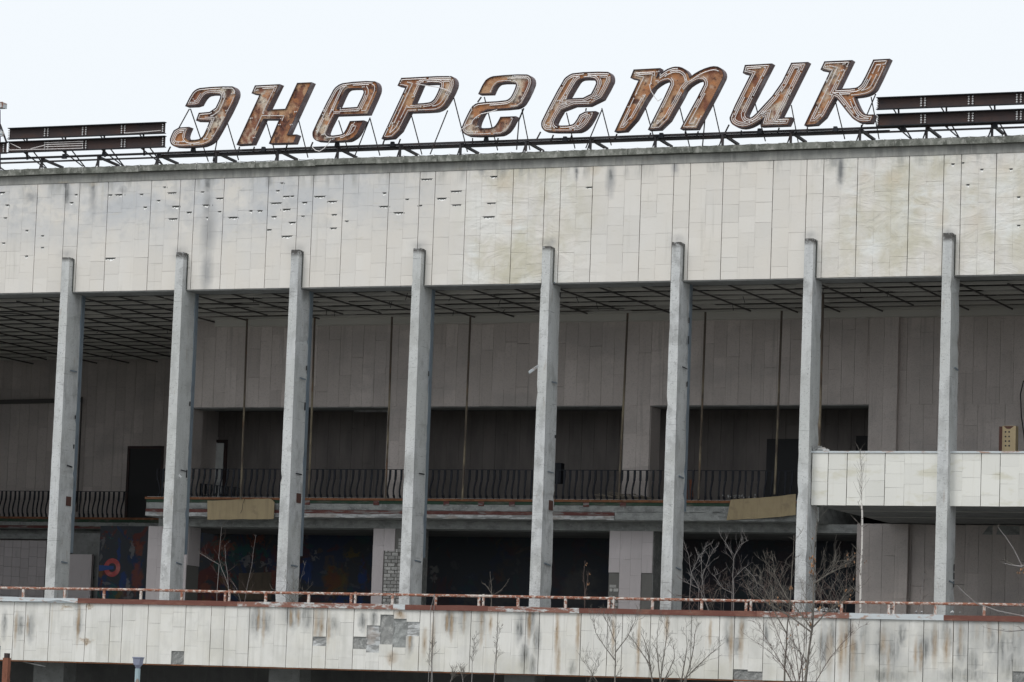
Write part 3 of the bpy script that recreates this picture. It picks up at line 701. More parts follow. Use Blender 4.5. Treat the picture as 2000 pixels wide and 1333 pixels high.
q = MB(); q.bar(at(-60, 787, YH-.2), at(160, 782, YH-.2), .10, .16); part('curtain_rail', q, M_ceilrail, dh)
q = MB(); q.bar(at(160, 776, YH-.2), at(150, 1000, YH-.2), .05); part('corner_pipe', q, M_ceilrail, dh)
q = MB(); q.box(xh1-.2, xh1, YW+T, YH, ZM, 16.5); part('hall_side_wall', q, M_int, B)
# left slab with painted edge at Y=18.6
YL = 18.8
zq = lambda py: Z(200, py, YL)
q = MB(); q.box(XL, xh1+1, YL+.06, 24, zq(1034), zq(1012)); ls = part('left_slab', q, M_slabconc, B)
strip('edge_angle', XL, xh1+1, zq(1015), zq(1011), YL-.03, M_rustedge, .1, root=ls)
strip('painted_band', XL, xh1+1, zq(1021), zq(1015)-.002, YL, M_green, .08, .02, 13, ls)
strip('red_moulding', XL, xh1+1, zq(1033), zq(1028), YL, M_redline, .07, root=ls)
strip('crumbled_edge', XL, xh1+1, zq(1028)+.002, zq(1021)-.003, YL+.02, M_slabconc, .05, .01, 14, ls)
q = MB(); q.box(XL, xh1+1, YL+.8, YL+1.2, zq(1052), zq(1034)-.003); part('left_beam', q, M_slabconc, B)
q = MB(); q.box(-26, X(92, 1100, YH), YH-.1, YH+.1, ZFL, 9.0); tw = part('tiled_wall', q, M_intjoint, B, label='dim wall of square tiles beyond the left column')
sq = [X(92, 1100, YH)-.37*i for i in range(26)][::-1]
clad('square_tile', sq, ZFL, zq(1054), YH-.14, .035, M_pink, tw, 160, .37, .3701, .37, seed=91, gap=.01, sub=.01)
YPn = 16.0
q = MB(); q.box(X(133, 1100, YPn), X(179, 1100, YPn), YPn, YPn+.15, ZFL, Z(160, 1083, YPn)); part('low_screen_wall', q, M_pink, B)
q = MB(); q.box(X(133, 1100, YPn), X(192, 1100, YPn), YPn+.3, YPn+.45, ZFL, 9.0); part('screen_upper_wall', q, M_soffit, B)
q = MB(); q.box(X(176, 1100, 17.5), X(196, 1100, 17.5), 17.5, 17.9, ZFL, 9.0); part('hall_pier', q, M_soffit, B)

# right balcony ------------------------------------------------------
zb0, zb1 = 9.07, 10.60
bx0, bx1 = X(1585, 930, .02), XR
q = MB(); q.box(bx0+.02, bx1, .055, .30, zb0, zb1-.02); bw = part('balcony_wall', q, M_back, B, label='white stone balcony front at the right')
jb = [X(p, 930, .0) for p in (1585, 1617, 1654, 1728, 1842, 1916, 1953, 2028, 2140, 2215)]
clad('balcony_tile', jb, zb0-.03, zb1-.03, 0.0, .05, M_balc, bw, 110, .35, .62, .62, seed=101)
q = MB(); q.box(bx0-.02, bx1, -.03, .33, zb1-.025, zb1+.03); part('balcony_flashing', q, M_flashwhite, bw)
q = MB(); q.box(bx0+.02, bx1, .30, YW+.02, zb0, zb0+.30); part('balcony_slab', q, M_soffit, B)
q = MB()
for i in range(2): q.box(bx0+.1, bx1, 2.6+2.6*i, 2.63+2.6*i, zb0-.012, zb0)
part('slab_joint', q, M_batten, B)
q = MB()
for i in range(14):
    c = at(1596+R.uniform(-8, 18), 881+R.uniform(-6, 2), .1); q.bar(c, c+Vector((R.uniform(-.25, .25), R.uniform(-.1, .1), R.uniform(-.03, .12))), .03, .05, R.random())
tag(part('rubble_heap', q, M_white, None), 'small heap of white broken flashing on the left end of the white balcony', 'rubble')

# terrace wall ---------------------------------------------------------
tj_px = [-175, -148, -95, -48, -20, 25, 48, 95, 166, 214, 237.5, 287.5, 361, 411, 437.5, 486, 560, 611, 637.5, 690, 767.5, 819, 845, 919, 971, 1026, 1052.5, 1134, 1186, 1215, 1270, 1350, 1405, 1434, 1491, 1575, 1632, 1661, 1719, 1804, 1862, 1891, 1950, 2036, 2095, 2125, 2185]
tj = [X(p, 1240, YT) for p in tj_px]
q = MB(); q.box(XL, XR, YT+.06, YT+.30, ZB, ZT); twl = part('terrace_wall', q, M_back, B, label='long low terrace wall clad in streaked pale stone')
rects = [(334, 358, 1272, 1299, 0), (-16, 8, 1262, 1287, 0), (690, 713, 1244, 1268, 0), (715, 740, 1222, 1275, 2), (741, 767, 1201, 1259, 0), (768, 793, 1209, 1265, 1), (794, 819, 1215, 1243, 2), (612, 637, 1244, 1262, 2), (1434, 1460, 1308, 1333, 0), (1462, 1490, 1312, 1335, 0), (1979, 2002, 1312, 1345, 0)]
ms = []
for a, b, c, d, kind in rects:
    r_ = (X(a, (c+d)/2, YT), X(b, (c+d)/2, YT), Z((a+b)/2, d, YT), Z((a+b)/2, c, YT)); ms.append(r_)
ut = (tj[-1]-tj[0])/(2185+175)*26
clad('parapet_tile', tj, ZB, ZT-.004, YT, .05, M_terr, twl, 298, .38, .75, .425, missing=ms, seed=111, wob=.003)
for (x0, x1, z0, z1), rc in zip(ms, rects):
    q = MB(); n_ = 6; g = [[(x0-.03+(x1-x0+.06)*i/n_, YT+.022+R.uniform(0, .028), z0-.02+(z1-z0+.04)*k/n_) for k in range(n_+1)] for i in range(n_+1)]
    for i in range(n_):
        for k in range(n_): q.face([g[i][k], g[i+1][k], g[i+1][k+1], g[i][k+1]])
    part('bare_mortar_patch', q, (M_conc, M_slabconc, M_white)[rc[4]], twl)
q = MB(); q.box(XL, XR, YT+.02, YT+.35, ZB-.035, ZB-.001); part('terrace_edge_strip', q, M_rustedge, B)
q = MB(); q.box(XL, XR, YT+.30, YM+.2, ZFL-.35, ZFL-.004); part('terrace_slab', q, M_slabconc, B)
seg = [(-260, 153, M_flashwhite), (153, 465, M_flashbrown), (465, 770, M_flashmix), (770, 793, M_flashwhite), (793, 955, M_flashbrown), (955, 1133, M_flashmix), (1133, 1480, M_flashbrown), (1480, 1660, M_flashmix), (1660, 1845, M_flashwhite), (1845, 2260, M_flashbrown)]
lab = ['pale blue flashing', 'brown flashing', 'patchy rusty flashing', 'pale blue flashing', 'brown flashing', 'patchy rusty flashing', 'brown flashing', 'patchy rusty flashing', 'pale blue flashing', 'brown flashing']
for i, (a, b, m) in enumerate(seg):
    q = MB(); xa, xb = X(a, 1180, YT), X(b, 1180, YT); n_ = max(1, int((xb-xa)/.8)); dy = R.uniform(0, .02)
    pz = [R.uniform(-.012, .012) for _ in range(n_+1)]
    for k in range(n_):
        A, Bx = xa+(xb-xa)*k/n_, xa+(xb-xa)*(k+1)/n_; za, zb_ = ZT+.15+pz[k], ZT+.15+pz[k+1]; y0 = YT-.05-dy
        q.face([(A, y0, ZT-.005), (Bx, y0, ZT-.005), (Bx, y0, zb_), (A, y0, za)]); q.face([(A, y0, za), (Bx, y0, zb_), (Bx, YT+.4, zb_+.01), (A, YT+.4, za+.01)])
        q.face([(A, y0, ZT-.005), (A, YT+.05, ZT-.003), (Bx, YT+.05, ZT-.003), (Bx, y0, ZT-.005)])
    q.face([(xa, y0, ZT-.005), (xa, y0, ZT+.15+pz[0]), (xa, YT+.4, ZT+.16), (xa, YT+.4, ZT-.005)])
    part('flashing', q, m, twl, label=lab[i]+' on top of the terrace wall')

# columns --------------------------------------------------------------
tops = [(130, 503), (352, 493), (580, 488), (819, 485), (1074, 481), (1323, 473), (1583, 466), (1852, 455)]
colx = [-1.30, 2.85, 6.93, 11.14, 15.45, 19.66, 23.83, 28.05]
extra = [(-5.55, 16.88), (32.25, 16.9), (-9.75, 16.9), (-13.95, 16.9), (-18.15, 16.9)]
cols = [(x, Z(px, py, -.25)) for x, (px, py) in zip(colx, tops)]+extra
ord_ = ['leftmost', 'second', 'third', 'fourth', 'fifth', 'sixth', 'seventh', 'eighth']
for ci, (cx, zt1) in enumerate(cols):
    rg = random.Random(200+ci); q = MB(); zs = []; z = ZFL-.1
    while z < zt1-.02: zs.append(z); z += rg.uniform(.10, .40)
    zs = [s for s in zs if abs(s-ZF) > .1]+[ZF-.03, zt1]; zs.sort()
    rings = []
    for z in zs:
        t = (zt1-z)/(zt1-ZFL); wL = .035*t; wW = .27+.055*t; jx = lambda a=.0025: rg.uniform(-a, a)
        chip = lambda p=.10: rg.uniform(.01, .035) if rg.random() < p*1.1 else 0
        yb = .90 if z < ZF-.01 else .03
        yb = min(yb, .95)
        x0 = cx-wL; x1 = cx+wW
        rings.append([(x0+jx()+chip(.03), -.25+jx(.0015), z), (x1+jx()-chip(.02), -.25+jx(.0015), z), (x1+jx()-chip(.14), .64-chip(.1), z) if z < ZF-.01 else (x1+jx(), .03, z), (x0+jx(), .64 if z < ZF-.01 else .03, z)])
    bcount = len(q.v)
    for r_ in rings: q.v += r_
    for i in range(len(rings)-1):
        for k in range(4):
            q.f.append((bcount+i*4+k, bcount+i*4+(k+1) % 4, bcount+(i+1)*4+(k+1) % 4, bcount+(i+1)*4+k)); q.r.append(.5)
    e = bcount+(len(rings)-1)*4; q.f.append((e, e+1, e+2, e+3)); q.r.append(.5)
    lbl = ('concrete column, %s of the eight in view' % ord_[ci]) if ci < 8 else 'concrete column beyond the frame'
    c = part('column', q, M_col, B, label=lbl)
    # dark strip beside the head, painting in the shadow gap against the fascia
    q = MB(); q.box(cx+.285, cx+.315, -.02, .03, ZF+.01, zt1-.03); part('head_gap_shade', q, M_back, c)
    if ci in (0, 1, 2, 3, 5, 8):
        zl = Z(360, 1084, .95); q = MB(); q.box(cx+.12, cx+.30, .645, .85, zl if ci < 5 else Z(1300, 1000, .9), ZF-.04); part('glazing_channel', q, M_colmet, c)
    for k in range(rg.choice([2, 3, 3, 4])):
        z = 7.0+3.0*k+rg.uniform(-.3, .3); q = MB(); xx = cx+.34
        q.bar((xx, .06+rg.uniform(-.1, .1), z), (xx, .46, z-rg.uniform(0, .05)), .02, rg.uniform(.025, .045)); part('bracket', q, M_colmet if rg.random() < .75 else M_iron, c)
    for k in range(rg.choice([1, 2, 3])):
        z = 6.5+rg.uniform(0, 9); q = MB(); q.box(cx+.32, cx+.336, .50, .55, z, z+rg.uniform(.1, .25)); part('socket_hole', q, M_openshade, c)
for px, py, ci in ((130, 979, 0), (582, 973, 2), (1072, 987, 4)):
    c = at(px, py, .25); cx = colx[ci]; q = MB(); q.box(cx+.315, cx+.33, .22, .52, c.z-.15, c.z+.15); part('rusty_plate', q, M_rustplate, B)
# ground floor -----------------------------------------------------------
q = MB(); q.box(XL, XR, 5.5, 5.8, 0, 5.0); part('ground_floor_wall', q, M_dark, B)
for a, b in ((65, 124), (525, 585), (985, 1045), (1450, 1512), (1930, 1990)):
    q = MB(); q.box(X(a, 1320, 1.0), X(b, 1320, 1.0), 1.0, 1.8, 0, 4.84); part('ground_pillar', q, M_soffit, B)
q = MB(); q.box(XR, XR+.5, -1, 34, 0, 19.3); part('outer_wall', q, M_soffit, B)
q = MB(); q.box(XL-.5, XL, .0, 34, 0, 19.3); part('outer_wall', q, M_soffit, B)
q = MB(); q.box(XL, XR, 33.5, 34, 0, 19); part('outer_wall', q, M_soffit, B)
q = MB(); a = at(45, 1293, -.9); b = at(88, 1302, -.9); q.bar(a, b, .05, .03); tag(part('loose_lath', q, M_white, None), 'thin white lath dangling under the left end of the terrace', 'lath')

# ------------------------------------------------------------------ ROOF SIGN LETTERS
YLt = .70
def chaikin(P):
    out = []; n_ = len(P)
    for i in range(n_):
        a, b, c = P[i-1], P[i], P[(i+1) % n_]
        v1 = (b-a); v2 = (c-b); ang = abs(v1.angle_signed(v2, 0))
        if ang < math.radians(62) and ang > math.radians(7):
            k = .28; out += [b-v1*k, b+v2*k]
        else: out.append(b)
    return out
def area(P): return .5*sum(P[i-1].x*P[i].y-P[i].x*P[i-1].y for i in range(len(P)))
def offset(P, d):
    """inset a ccw polygon (positive d = to the inside)"""
    out = []; n_ = len(P)
    for i in range(n_):
        a, b, c = P[i-1], P[i], P[(i+1) % n_]
        n1 = (b-a); n1 = Vector((-n1.y, n1.x)).normalized(); n2 = (c-b); n2 = Vector((-n2.y, n2.x)).normalized()
        m = n1+n2; 
        if m.length < .3: out.append(b+n1*d); continue
        m.normalize(); out.append(b+m*(d/max(.45, m.dot(n1))))
    return out
def resample(P, step):
    out = []
    for i in range(len(P)):
        a, b = P[i], P[(i+1) % len(P)]; k = max(1, int((b-a).length/step))
        out += [a+(b-a)*(t/k) for t in range(k)]
    return out
def dist(p, P):
    best = 9
    for i in range(len(P)):
        a, b = P[i-1], P[i]; ab = b-a; t = max(0, min(1, (p-a).dot(ab)/max(1e-9, ab.length_squared))); best = min(best, (a+ab*t-p).length)
    return best
LET = [
 ('Э', (325, 150), 8.8875, [(322,515),(430,300),(500,225),(600,188),(1130,160),(1185,190),(1217,260),(1205,360),(1080,620),(850,1040),(790,1120),(680,1185),(560,1212),(160,1225),(90,1190),(58,1130),(62,1060),(150,885),(395,872),(335,1010),(345,1070),(390,1098),(540,1095),(610,1060),(660,990),(750,770),(510,765),(560,628),(820,605),(935,370),(930,320),(890,305),(720,305),(650,350),(600,430),(560,505)], None, .62, 'curled tubes over its face and a dark right flank'),
 ('Н', (455, 150), 8.888, [(380,152),(815,130),(600,572),(905,558),(1112,108),(1368,97),(950,1005),(1112,1003),(1055,1155),(620,1165),(800,740),(530,740),(330,1170),(58,1185),(460,312),(320,292)], None, .22, 'mostly bare orange rust and few tubes left'),
 ('Е', (600, 145), 8.8875, [(1160,112),(1215,160),(1232,240),(1215,330),(1048,695),(475,715),(330,1000),(345,1050),(400,1070),(590,1050),(650,1010),(740,815),(985,803),(900,985),(850,1070),(760,1135),(680,1165),(180,1172),(110,1130),(85,1060),(95,980),(430,300),(510,200),(650,142)], [(520,592),(640,320),(680,270),(730,252),(930,250),(975,285),(978,340),(865,570)], .68, 'a loose tube loop hanging from its foot'),
 ('Р', (740, 135), 8.888, [(385,155),(1235,112),(1300,150),(1328,230),(1310,330),(1180,580),(1110,670),(1020,720),(930,738),(520,752),(300,1190),(42,1215),(460,320),(320,292)], [(740,262),(1020,248),(1060,270),(1055,320),(985,480),(930,555),(850,588),(590,603)], .6, 'a broken tube bowing across its opening'),
 ('Г', (890, 135), 8.888, [(388,437),(490,220),(570,150),(680,115),(1215,85),(1300,120),(1337,190),(1325,290),(1190,570),(1110,650),(1000,685),(560,708),(490,735),(445,800),(380,950),(385,1005),(440,1030),(640,1022),(705,965),(775,830),(1045,820),(940,1030),(850,1115),(740,1155),(220,1168),(140,1130),(97,1070),(103,1000),(250,690),(310,620),(410,577),(850,552),(930,518),(980,450),(1048,290),(1035,252),(990,238),(760,240),(700,275),(660,340),(620,432)], None, .38, 'bare orange lower half, shaped like a figure two'),
 ('Е', (1045, 130), 8.888, [(1250,85),(1310,120),(1335,200),(1320,290),(1100,672),(505,690),(345,960),(355,1010),(410,1030),(630,1020),(700,965),(795,785),(1055,775),(960,960),(870,1070),(790,1120),(720,1140),(190,1140),(125,1090),(100,1020),(115,930),(480,240),(560,160),(680,105)], [(565,555),(720,285),(770,230),(840,215),(1010,218),(1055,260),(1058,310),(935,540)], .98, 'a complete set of tubes, three rows deep'),
 ('Т', (1190, 115), 8.333, [(395,175),(830,152),(772,298),(860,215),(980,145),(1110,122),(1220,155),(1290,230),(1308,300),(1420,215),(1600,135),(1740,115),(1830,160),(1872,240),(1850,340),(1420,1140),(1150,1145),(1535,440),(1540,380),(1490,345),(1400,370),(1255,470),(1180,620),(885,1145),(625,1158),(990,430),(985,375),(935,352),(820,400),(695,505),(325,1170),(80,1190),(478,345),(340,314)], None, .62, 'three slanting legs and arched shoulders'),
 ('И', (1415, 110), 8.6, [(340,148),(800,122),(370,960),(375,1010),(410,1032),(460,1025),(530,960),(900,560),(1120,110),(1405,97),(940,1030),(1130,1025),(1065,1160),(600,1178),(650,1050),(530,1130),(400,1195),(270,1212),(150,1170),(90,1100),(80,1010),(430,312),(305,285)], None, .9, 'grey worn faces and dense tubes'),
 ('К', (1560, 105), 8.6, [(430,130),(900,108),(665,592),(940,580),(1010,550),(1070,480),(1250,100),(1530,85),(1310,560),(1250,640),(1160,690),(1060,715),(940,728),(990,860),(1060,985),(1140,1025),(1275,1020),(1215,1160),(1040,1165),(950,1130),(870,1060),(640,760),(605,745),(365,1185),(88,1207),(520,302),(363,270)], None, .68, 'a flared lower leg, last letter of the sign'),
]
SUP = {0: [((370,213),(348,253)),((372,213),(407,316)),((444,240),(466,313)),((424,275),(416,316)),((333,287),(328,297))],
 1: [((520.5,240),(541,311)),((583.5,236),(601.5,308)),((497,287),(493,300)),((561,283),(557,296)),((468,287),(465,298))],
 2: [((661.5,236),(683,303)),((723,233),(742,304)),((723,230),(693,305)),((611,278),(605,292))],
 3: [((804,227),(824,302)),((874.5,216),(840,302)),((886.5,192),(913,297)),((782,272),(778,283)),((751,273),(747,285))],
 4: [((940,190),(933,200)),((946,190),(972,294)),((1019.5,214),(1035,293)),((1013.5,236),(1009,293)),((1023,212),(1013,236)),((923,270),(923,281)),((973,270),(971,281))],
 5: [((1106.5,221),(1123,290)),((1175.5,212),(1194,284)),((1176,214),(1144,290)),((1056,258),(1047,275)),((1145,212),(1144,217)),((1081,264),(1076,276)),((1117,264),(1113,276))],
 6: [((1261,212),(1282,287)),((1327,207),(1347,287)),((1393,204),(1411,284)),((1376.5,236),(1372,287)),((1205,262),(1201,272)),((1271,260),(1267,270)),((1338,257),(1341,270)),((1364,257),(1360,268))],
 7: [((1475,203),(1495,276)),((1545.5,206),(1559,278)),((1424,244),(1415,262)),((1448,255),(1447,264)),((1522,250),(1518,262))],
 8: [((1632.5,201),(1650,272)),((1710.5,184),(1682,251)),((1701.5,190),(1717,272)),((1577,249),(1576,262)),((1683,244),(1681,258))]}
lg = 'rusty neon letters of the roof sign'
for li, (ch, (ox, oy), s, outer, hole, dens, desc) in enumerate(LET):
    rg = random.Random(300+li)
    def conv(L_):
        P = [Vector((p.x, p.z)) for p in (at(ox+a/s, oy+b/s, YLt) for a, b in L_)]
        if area(P) < 0: P.reverse()
        return chaikin(P)
    P = conv(outer); H = conv(hole) if hole else None
    c = sum(P, Vector((0, 0)))/len(P); zmin = min(p.y for p in P)
    root = thing('sign_letter', 'rusty neon letter %s with %s' % (ch, desc), 'letter', (c.x, YLt, zmin), lg)
    D = .31
    loops = [P]+([H] if H else [])
    body = MB(); face = MB(); rim = MB()
    for idx, Q in enumerate(loops):
        ins = offset(Q, .022 if idx == 0 else -.022); n_ = len(Q)
        for i in range(n_):
            k = (i+1) % n_; a, b, a2, b2 = Q[i], Q[k], ins[i], ins[k]
            rim.face([(a.x, YLt, a.y), (b.x, YLt, b.y), (b2.x, YLt, b2.y), (a2.x, YLt, a2.y)])
            rim.face([(a2.x, YLt, a2.y), (b2.x, YLt, b2.y), (b2.x, YLt+.045, b2.y), (a2.x, YLt+.045, a2.y)])
            body.face([(a.x, YLt+.0005, a.y), (a.x, YLt+D, a.y), (b.x, YLt+D, b.y), (b.x, YLt+.0005, b.y)])
    def fill(mbx, off, y, flip):
        LP = [offset(P, off)]+([offset(H, -off)] if H else [])
        flat = [q_ for L_ in LP for q_ in L_]
        for t in tessellate_polygon([[Vector((q_.x, q_.y, 0)) for q_ in L_] for L_ in LP]):
            T3 = [(flat[i].x, y, flat[i].y) for i in t]; mbx.face(T3[::-1] if flip else T3)
    fill(face, .020, YLt+.04, False); fill(body, 0, YLt+D-.002, True)
    part('letter_case', body, M_letside, root); part('letter_face', face, M_letter, root); part('letter_rim', rim, M_letrim, root)
    # neon tubes follow the outline in parallel rows; many are lost
    dots = MB(); yt = YLt+.005; rows_ = (.062, .115, .168)
    for ri, off in enumerate(rows_):
        if ri == 2 and dens < .6: continue
        for idx, Q in enumerate(loops):
            ins = resample(offset(Q, off if idx == 0 else -off), .05); runs = []; cur = []
            for p in ins+ins[:1]:
                d_ = min(dist(p, P), dist(p, H) if H else 9)
                if d_ > off*.86: cur.append(p)
                else:
                    if len(cur) > 3: runs.append(cur)
                    cur = []
            if len(cur) > 3: runs.append(cur)
            for run in runs:
                i = 0
                while i < len(run)-3:
                    k = rg.randint(10, 34); sg = run[i:i+k]
                    if len(sg) > 3 and rg.random() < dens*(1.15, 1.0, .8)[ri]:
                        q = MB(); q.tube([(p.x, yt, p.y) for p in sg], .0135, 5); part('neon_tube', q, M_tube, root)
                        for e in (sg[0], sg[-1]):
                            (dots.blob((e.x, yt-.005, e.y), .026) if rg.random() < .6 else None)
                            if rg.random() < .2: dots.blob((e.x+rg.uniform(-.06, .06), yt-.005, e.y+.055), .024)
                    elif len(sg) > 3 and rg.random() < .45:
                        e = sg[0]; dots.blob((e.x, yt, e.y), .027); dots.blob((e.x+.06, yt, e.y+.01), .027)
                    i += k+1
    part('tube_holder', dots, M_holder, root, kind='stuff')
    for a, b in SUP[li]:
        q = MB(); top = at(a[0], a[1], YLt+D-.02); long = abs(b[1]-a[1]) > 30
        bot = at(b[0], b[1], 2.25 if long and b[0] > a[0] else YLt+D+.02); q.bar(top, bot, .028 if long else .035); part('support_rod', q, M_steel, root)
    if ch == 'Р':
        q = MB(); q.tube([at(a, b, YLt-.06) for a, b in ((812,164),(835,168),(856,171),(872,176),(881,181))], .014); part('loose_tube', q, M_tube, root)
    if li == 2:
        q = MB(); q.tube([at(a, b, YLt-.06) for a, b in ((646,273),(640,283),(632,291),(624,296),(616,294),(610,288))], .014); part('loose_tube', q, M_tube, root)
    if ch == 'Г':
        q = MB(); q.tube([at(a, b, YLt-.06) for a, b in ((971,215),(958,219),(940,223),(930,229),(923,236),(921,243)) ], .014); part('loose_tube', q, M_tube, root)
        q = MB(); q.tube([at(a, b, YLt-.06) for a, b in ((921,242),(910,247),(901,253),(899,258))], .012); part('loose_tube', q, M_tube, root)
    if ch == 'Т':
        q = MB(); q.tube([at(a, b, YLt-.06) for a, b in ((1268,165),(1271,177),(1278,189),(1285,198),(1292,193))], .012); part('loose_tube', q, M_tube, root)

# ------------------------------------------------------------------ SIGN FRAME
YA, YB_ = 1.02, 2.3
fr = thing('sign_frame', 'dark steel scaffold carrying the sign letters along the roof edge', 'framework', (14, 1.6, 19.3))  # steel frame that carries the roof sign
def zrail(py0, px0, Y): return Z(px0, py0, Y)
ztopr = Z(800, 283, YA); zlow = Z(800, 291, YA)
def rail(nm, x0, x1, y, z, w_, h_): q = MB(); q.bar((x0, y, z), (x1, y, z), w_, h_); part(nm, q, M_steel, fr)
xa_, xb_ = X(308, 300, YA), X(1680, 258, YA)
xe0, xe1 = XL, XR-1
rail('front_rail', xe0, xe1, YA, Z(800, 282.5, YA), .07, .065)
rail('inner_rail', xa_, xb_, YA+.16, Z(800, 286.5, YA), .12, .085)
rail('rear_rail', xe0, xe1, YB_, Z(800, 291, YB_), .07, .05)
rail('middle_rail', xa_, X(1750, 255, YB_), (YA+YB_)/2, Z(800, 288.5, 1.6), .06, .06)
rail('foot_rail', xe0, xe1, YA-.1, 19.79+.13, .03, .03)
for px in (-40, 83, 193, 309, 423, 543, 660, 781.5, 899.5, 1027, 1153, 1280, 1411, 1544, 1679, 1809, 1937, 2065):
    x = X(px, 290, YA); q = MB(); zt2 = Z(800, 283, YA)
    q.bar((x, YA, zt2), (x, YA, 19.3), .065); part('post', q, M_steel, fr)
    q = MB(); q.bar((x+.05, YA, zt2-.06), (x+.05, YB_, zt2-.12), .085, .07); part('cross_bar', q, M_steel, fr)
    q = MB(); q.bar((x, YB_, zt2-.1), (x, YB_, 19.3), .06); part('post', q, M_steel, fr)
    q = MB(); q.bar((x-.02, YA+.02, zt2-.1), (x-.42, YA+.25, 19.35), .03); part('brace', q, M_steel, fr)
for px, py in ((126, 306), (204, 301), (378, 292), (515, 292), (659, 282), (767, 282), (950, 273), (1104, 272), (1292, 265), (1484, 256.5), (1632, 252.5), (1764, 251.5), (1944, 245)):
    c = at(px, py, YA-.09); q = MB(); q.box(c.x-.08, c.x+.08, c.y-.06, c.y+.04, c.z-.075, c.z+.075)
    q.v = [(x+(.03 if z > c.z and x < c.x else (-.03 if z > c.z else 0)), y, z) for x, y, z in q.v]; part('junction_box', q, M_iron, fr)
# (cable)
# cable with porcelain insulators along the parapet
cb = thing('roof_cable', 'thin black cable on white insulators along the parapet edge', 'cable', (14, .4, 19.8))
q = MB(); pts = []; ins = MB(); x = xe0; k = 0
while x < xe1:
    pts.append((x, .35, 19.79+.10)); ins.box(x-.018, x+.018, .33, .37, 19.79, 19.79+.125); pts.append((x+.26, .35, 19.79+.085)); x += .52
q.tube(pts, .010, 4); part('cable', q, M_steel, cb); part('insulator', ins, M_holder, cb, kind='stuff')

# ------------------------------------------------------------------ TUBE PANELS
pg = 'long dark tube panels beside the letters'
def tube_panel(p0, p1, hh, label, dots_px, tubes=(), sup=(), y=.75):
    a = at(p0[0], p0[1], y); b = at(p1[0], p1[1], y); h = hh; z1 = (a.z+b.z)/2
    r = thing('tube_panel', label, 'sign panel', ((a.x+b.x)/2, y, z1-h), pg)
    q = MB(); n_ = max(1, round((b.x-a.x)/1.42)); 
    q.box(a.x, b.x, y+.10, y+.12, z1-h, z1); part('panel_back', q, M_channel, r)
    q = MB(); q.box(a.x, b.x+.05, y-.04, y+.10, z1-.002, z1+.022); q.box(a.x, b.x+.05, y-.04, y+.10, z1-h-.02, z1-h); part('flange', q, M_iron, r)
    d = MB()
    for i, px in enumerate(dots_px):
        x = X(px, (p0[1]+p1[1])/2, y)
        for rr_ in range(4):
            for e in ((-.06, .06) if 0 < i < len(dots_px)-1 else (0,)): d.blob((x+e, y+.06, z1-h*(.16+.22*rr_)), .034)
    part('tube_holder', d, M_holder, r, kind='stuff')
    for k in range(n_):
        x = a.x+(b.x-a.x)*(k+.3)/n_; q = MB(); q.bar((x, y+.1, z1-h*.7), (x+.25, YB_, ztopr-.2), .03); part('stay', q, M_steel, r)
        q = MB(); q.bar((x+.2, y+.14, z1-h*.6), (x+.2, YA, ztopr-.05), .045); part('stay', q, M_steel, r)
    for t in tubes:
        q = MB(); q.tube([at(px, py, y+.04) for px, py in t], .016); part('neon_tube', q, M_tube, r)
ld = [16, 89, 163, 239, 316]; rd = [1713, 1802, 1895, 1989, 2085]
tube_panel((16, 251.6), (320, 240), .335, 'upper of the two dark tube panels left of the letters', ld, [[(243, 260.5), (262, 259.5), (290, 257.5), (314, 255.5)]])
tube_panel((14, 278), (320, 267), .335, 'lower tube panel left of the letters, with a sagging tube', ld, [[(89, 279.2), (162, 276.5)], [(89, 283), (162, 280.5)], [(89, 287), (162, 285)], [(89, 292), (162, 290)], [(20, 280), (40, 290)], [(60, 291), (88, 284)], [(16, 293.5), (88, 292)]])
tube_panel((-300, 291), (10, 279), .335, 'tube panel cut off by the left edge of the view', [-290, -215, -140, -65, 5])
tube_panel((1712, 190.5), (2090, 178.8), .33, 'upper of the two dark tube panels right of the letters', rd)
tube_panel((1712, 223.5), (2090, 212), .33, 'lower of the two dark tube panels right of the letters', rd)
fl = thing('roof_floodlight', 'pale boxes on a thin pole at the left edge of the roof', 'floodlight', tuple(at(2, 330, 1.1)))
c = at(2, 207, .9); q = MB(); q.box(c.x-.16, c.x+.14, .75, 1.05, c.z-.085, c.z+.09); part('lamp_case', q, M_flashwhite, fl)
q = MB(); q.box(c.x-.17, c.x+.15, .74, .76, c.z-.095, c.z-.08); q.box(c.x-.17, c.x+.15, .74, .76, c.z+.08, c.z+.10); q.box(c.x+.125, c.x+.15, .74, .76, c.z-.08, c.z+.08); part('lamp_rim', q, M_rustpost, fl)
c = at(3, 262, .9); q = MB(); q.blob(c, .10); q.box(c.x-.06, c.x+.06, .85, .95, c.z-.08, c.z+.08); part('lamp_housing', q, M_flashwhite, fl)
q = MB(); q.bar(at(0, 215, .95), at(1, 335, .95), .025); part('pole', q, M_steel, fl)
q = MB(); q.bar(at(0, 243, .97), at(13, 279, 1.0), .05); part('stay', q, M_steel, fl)

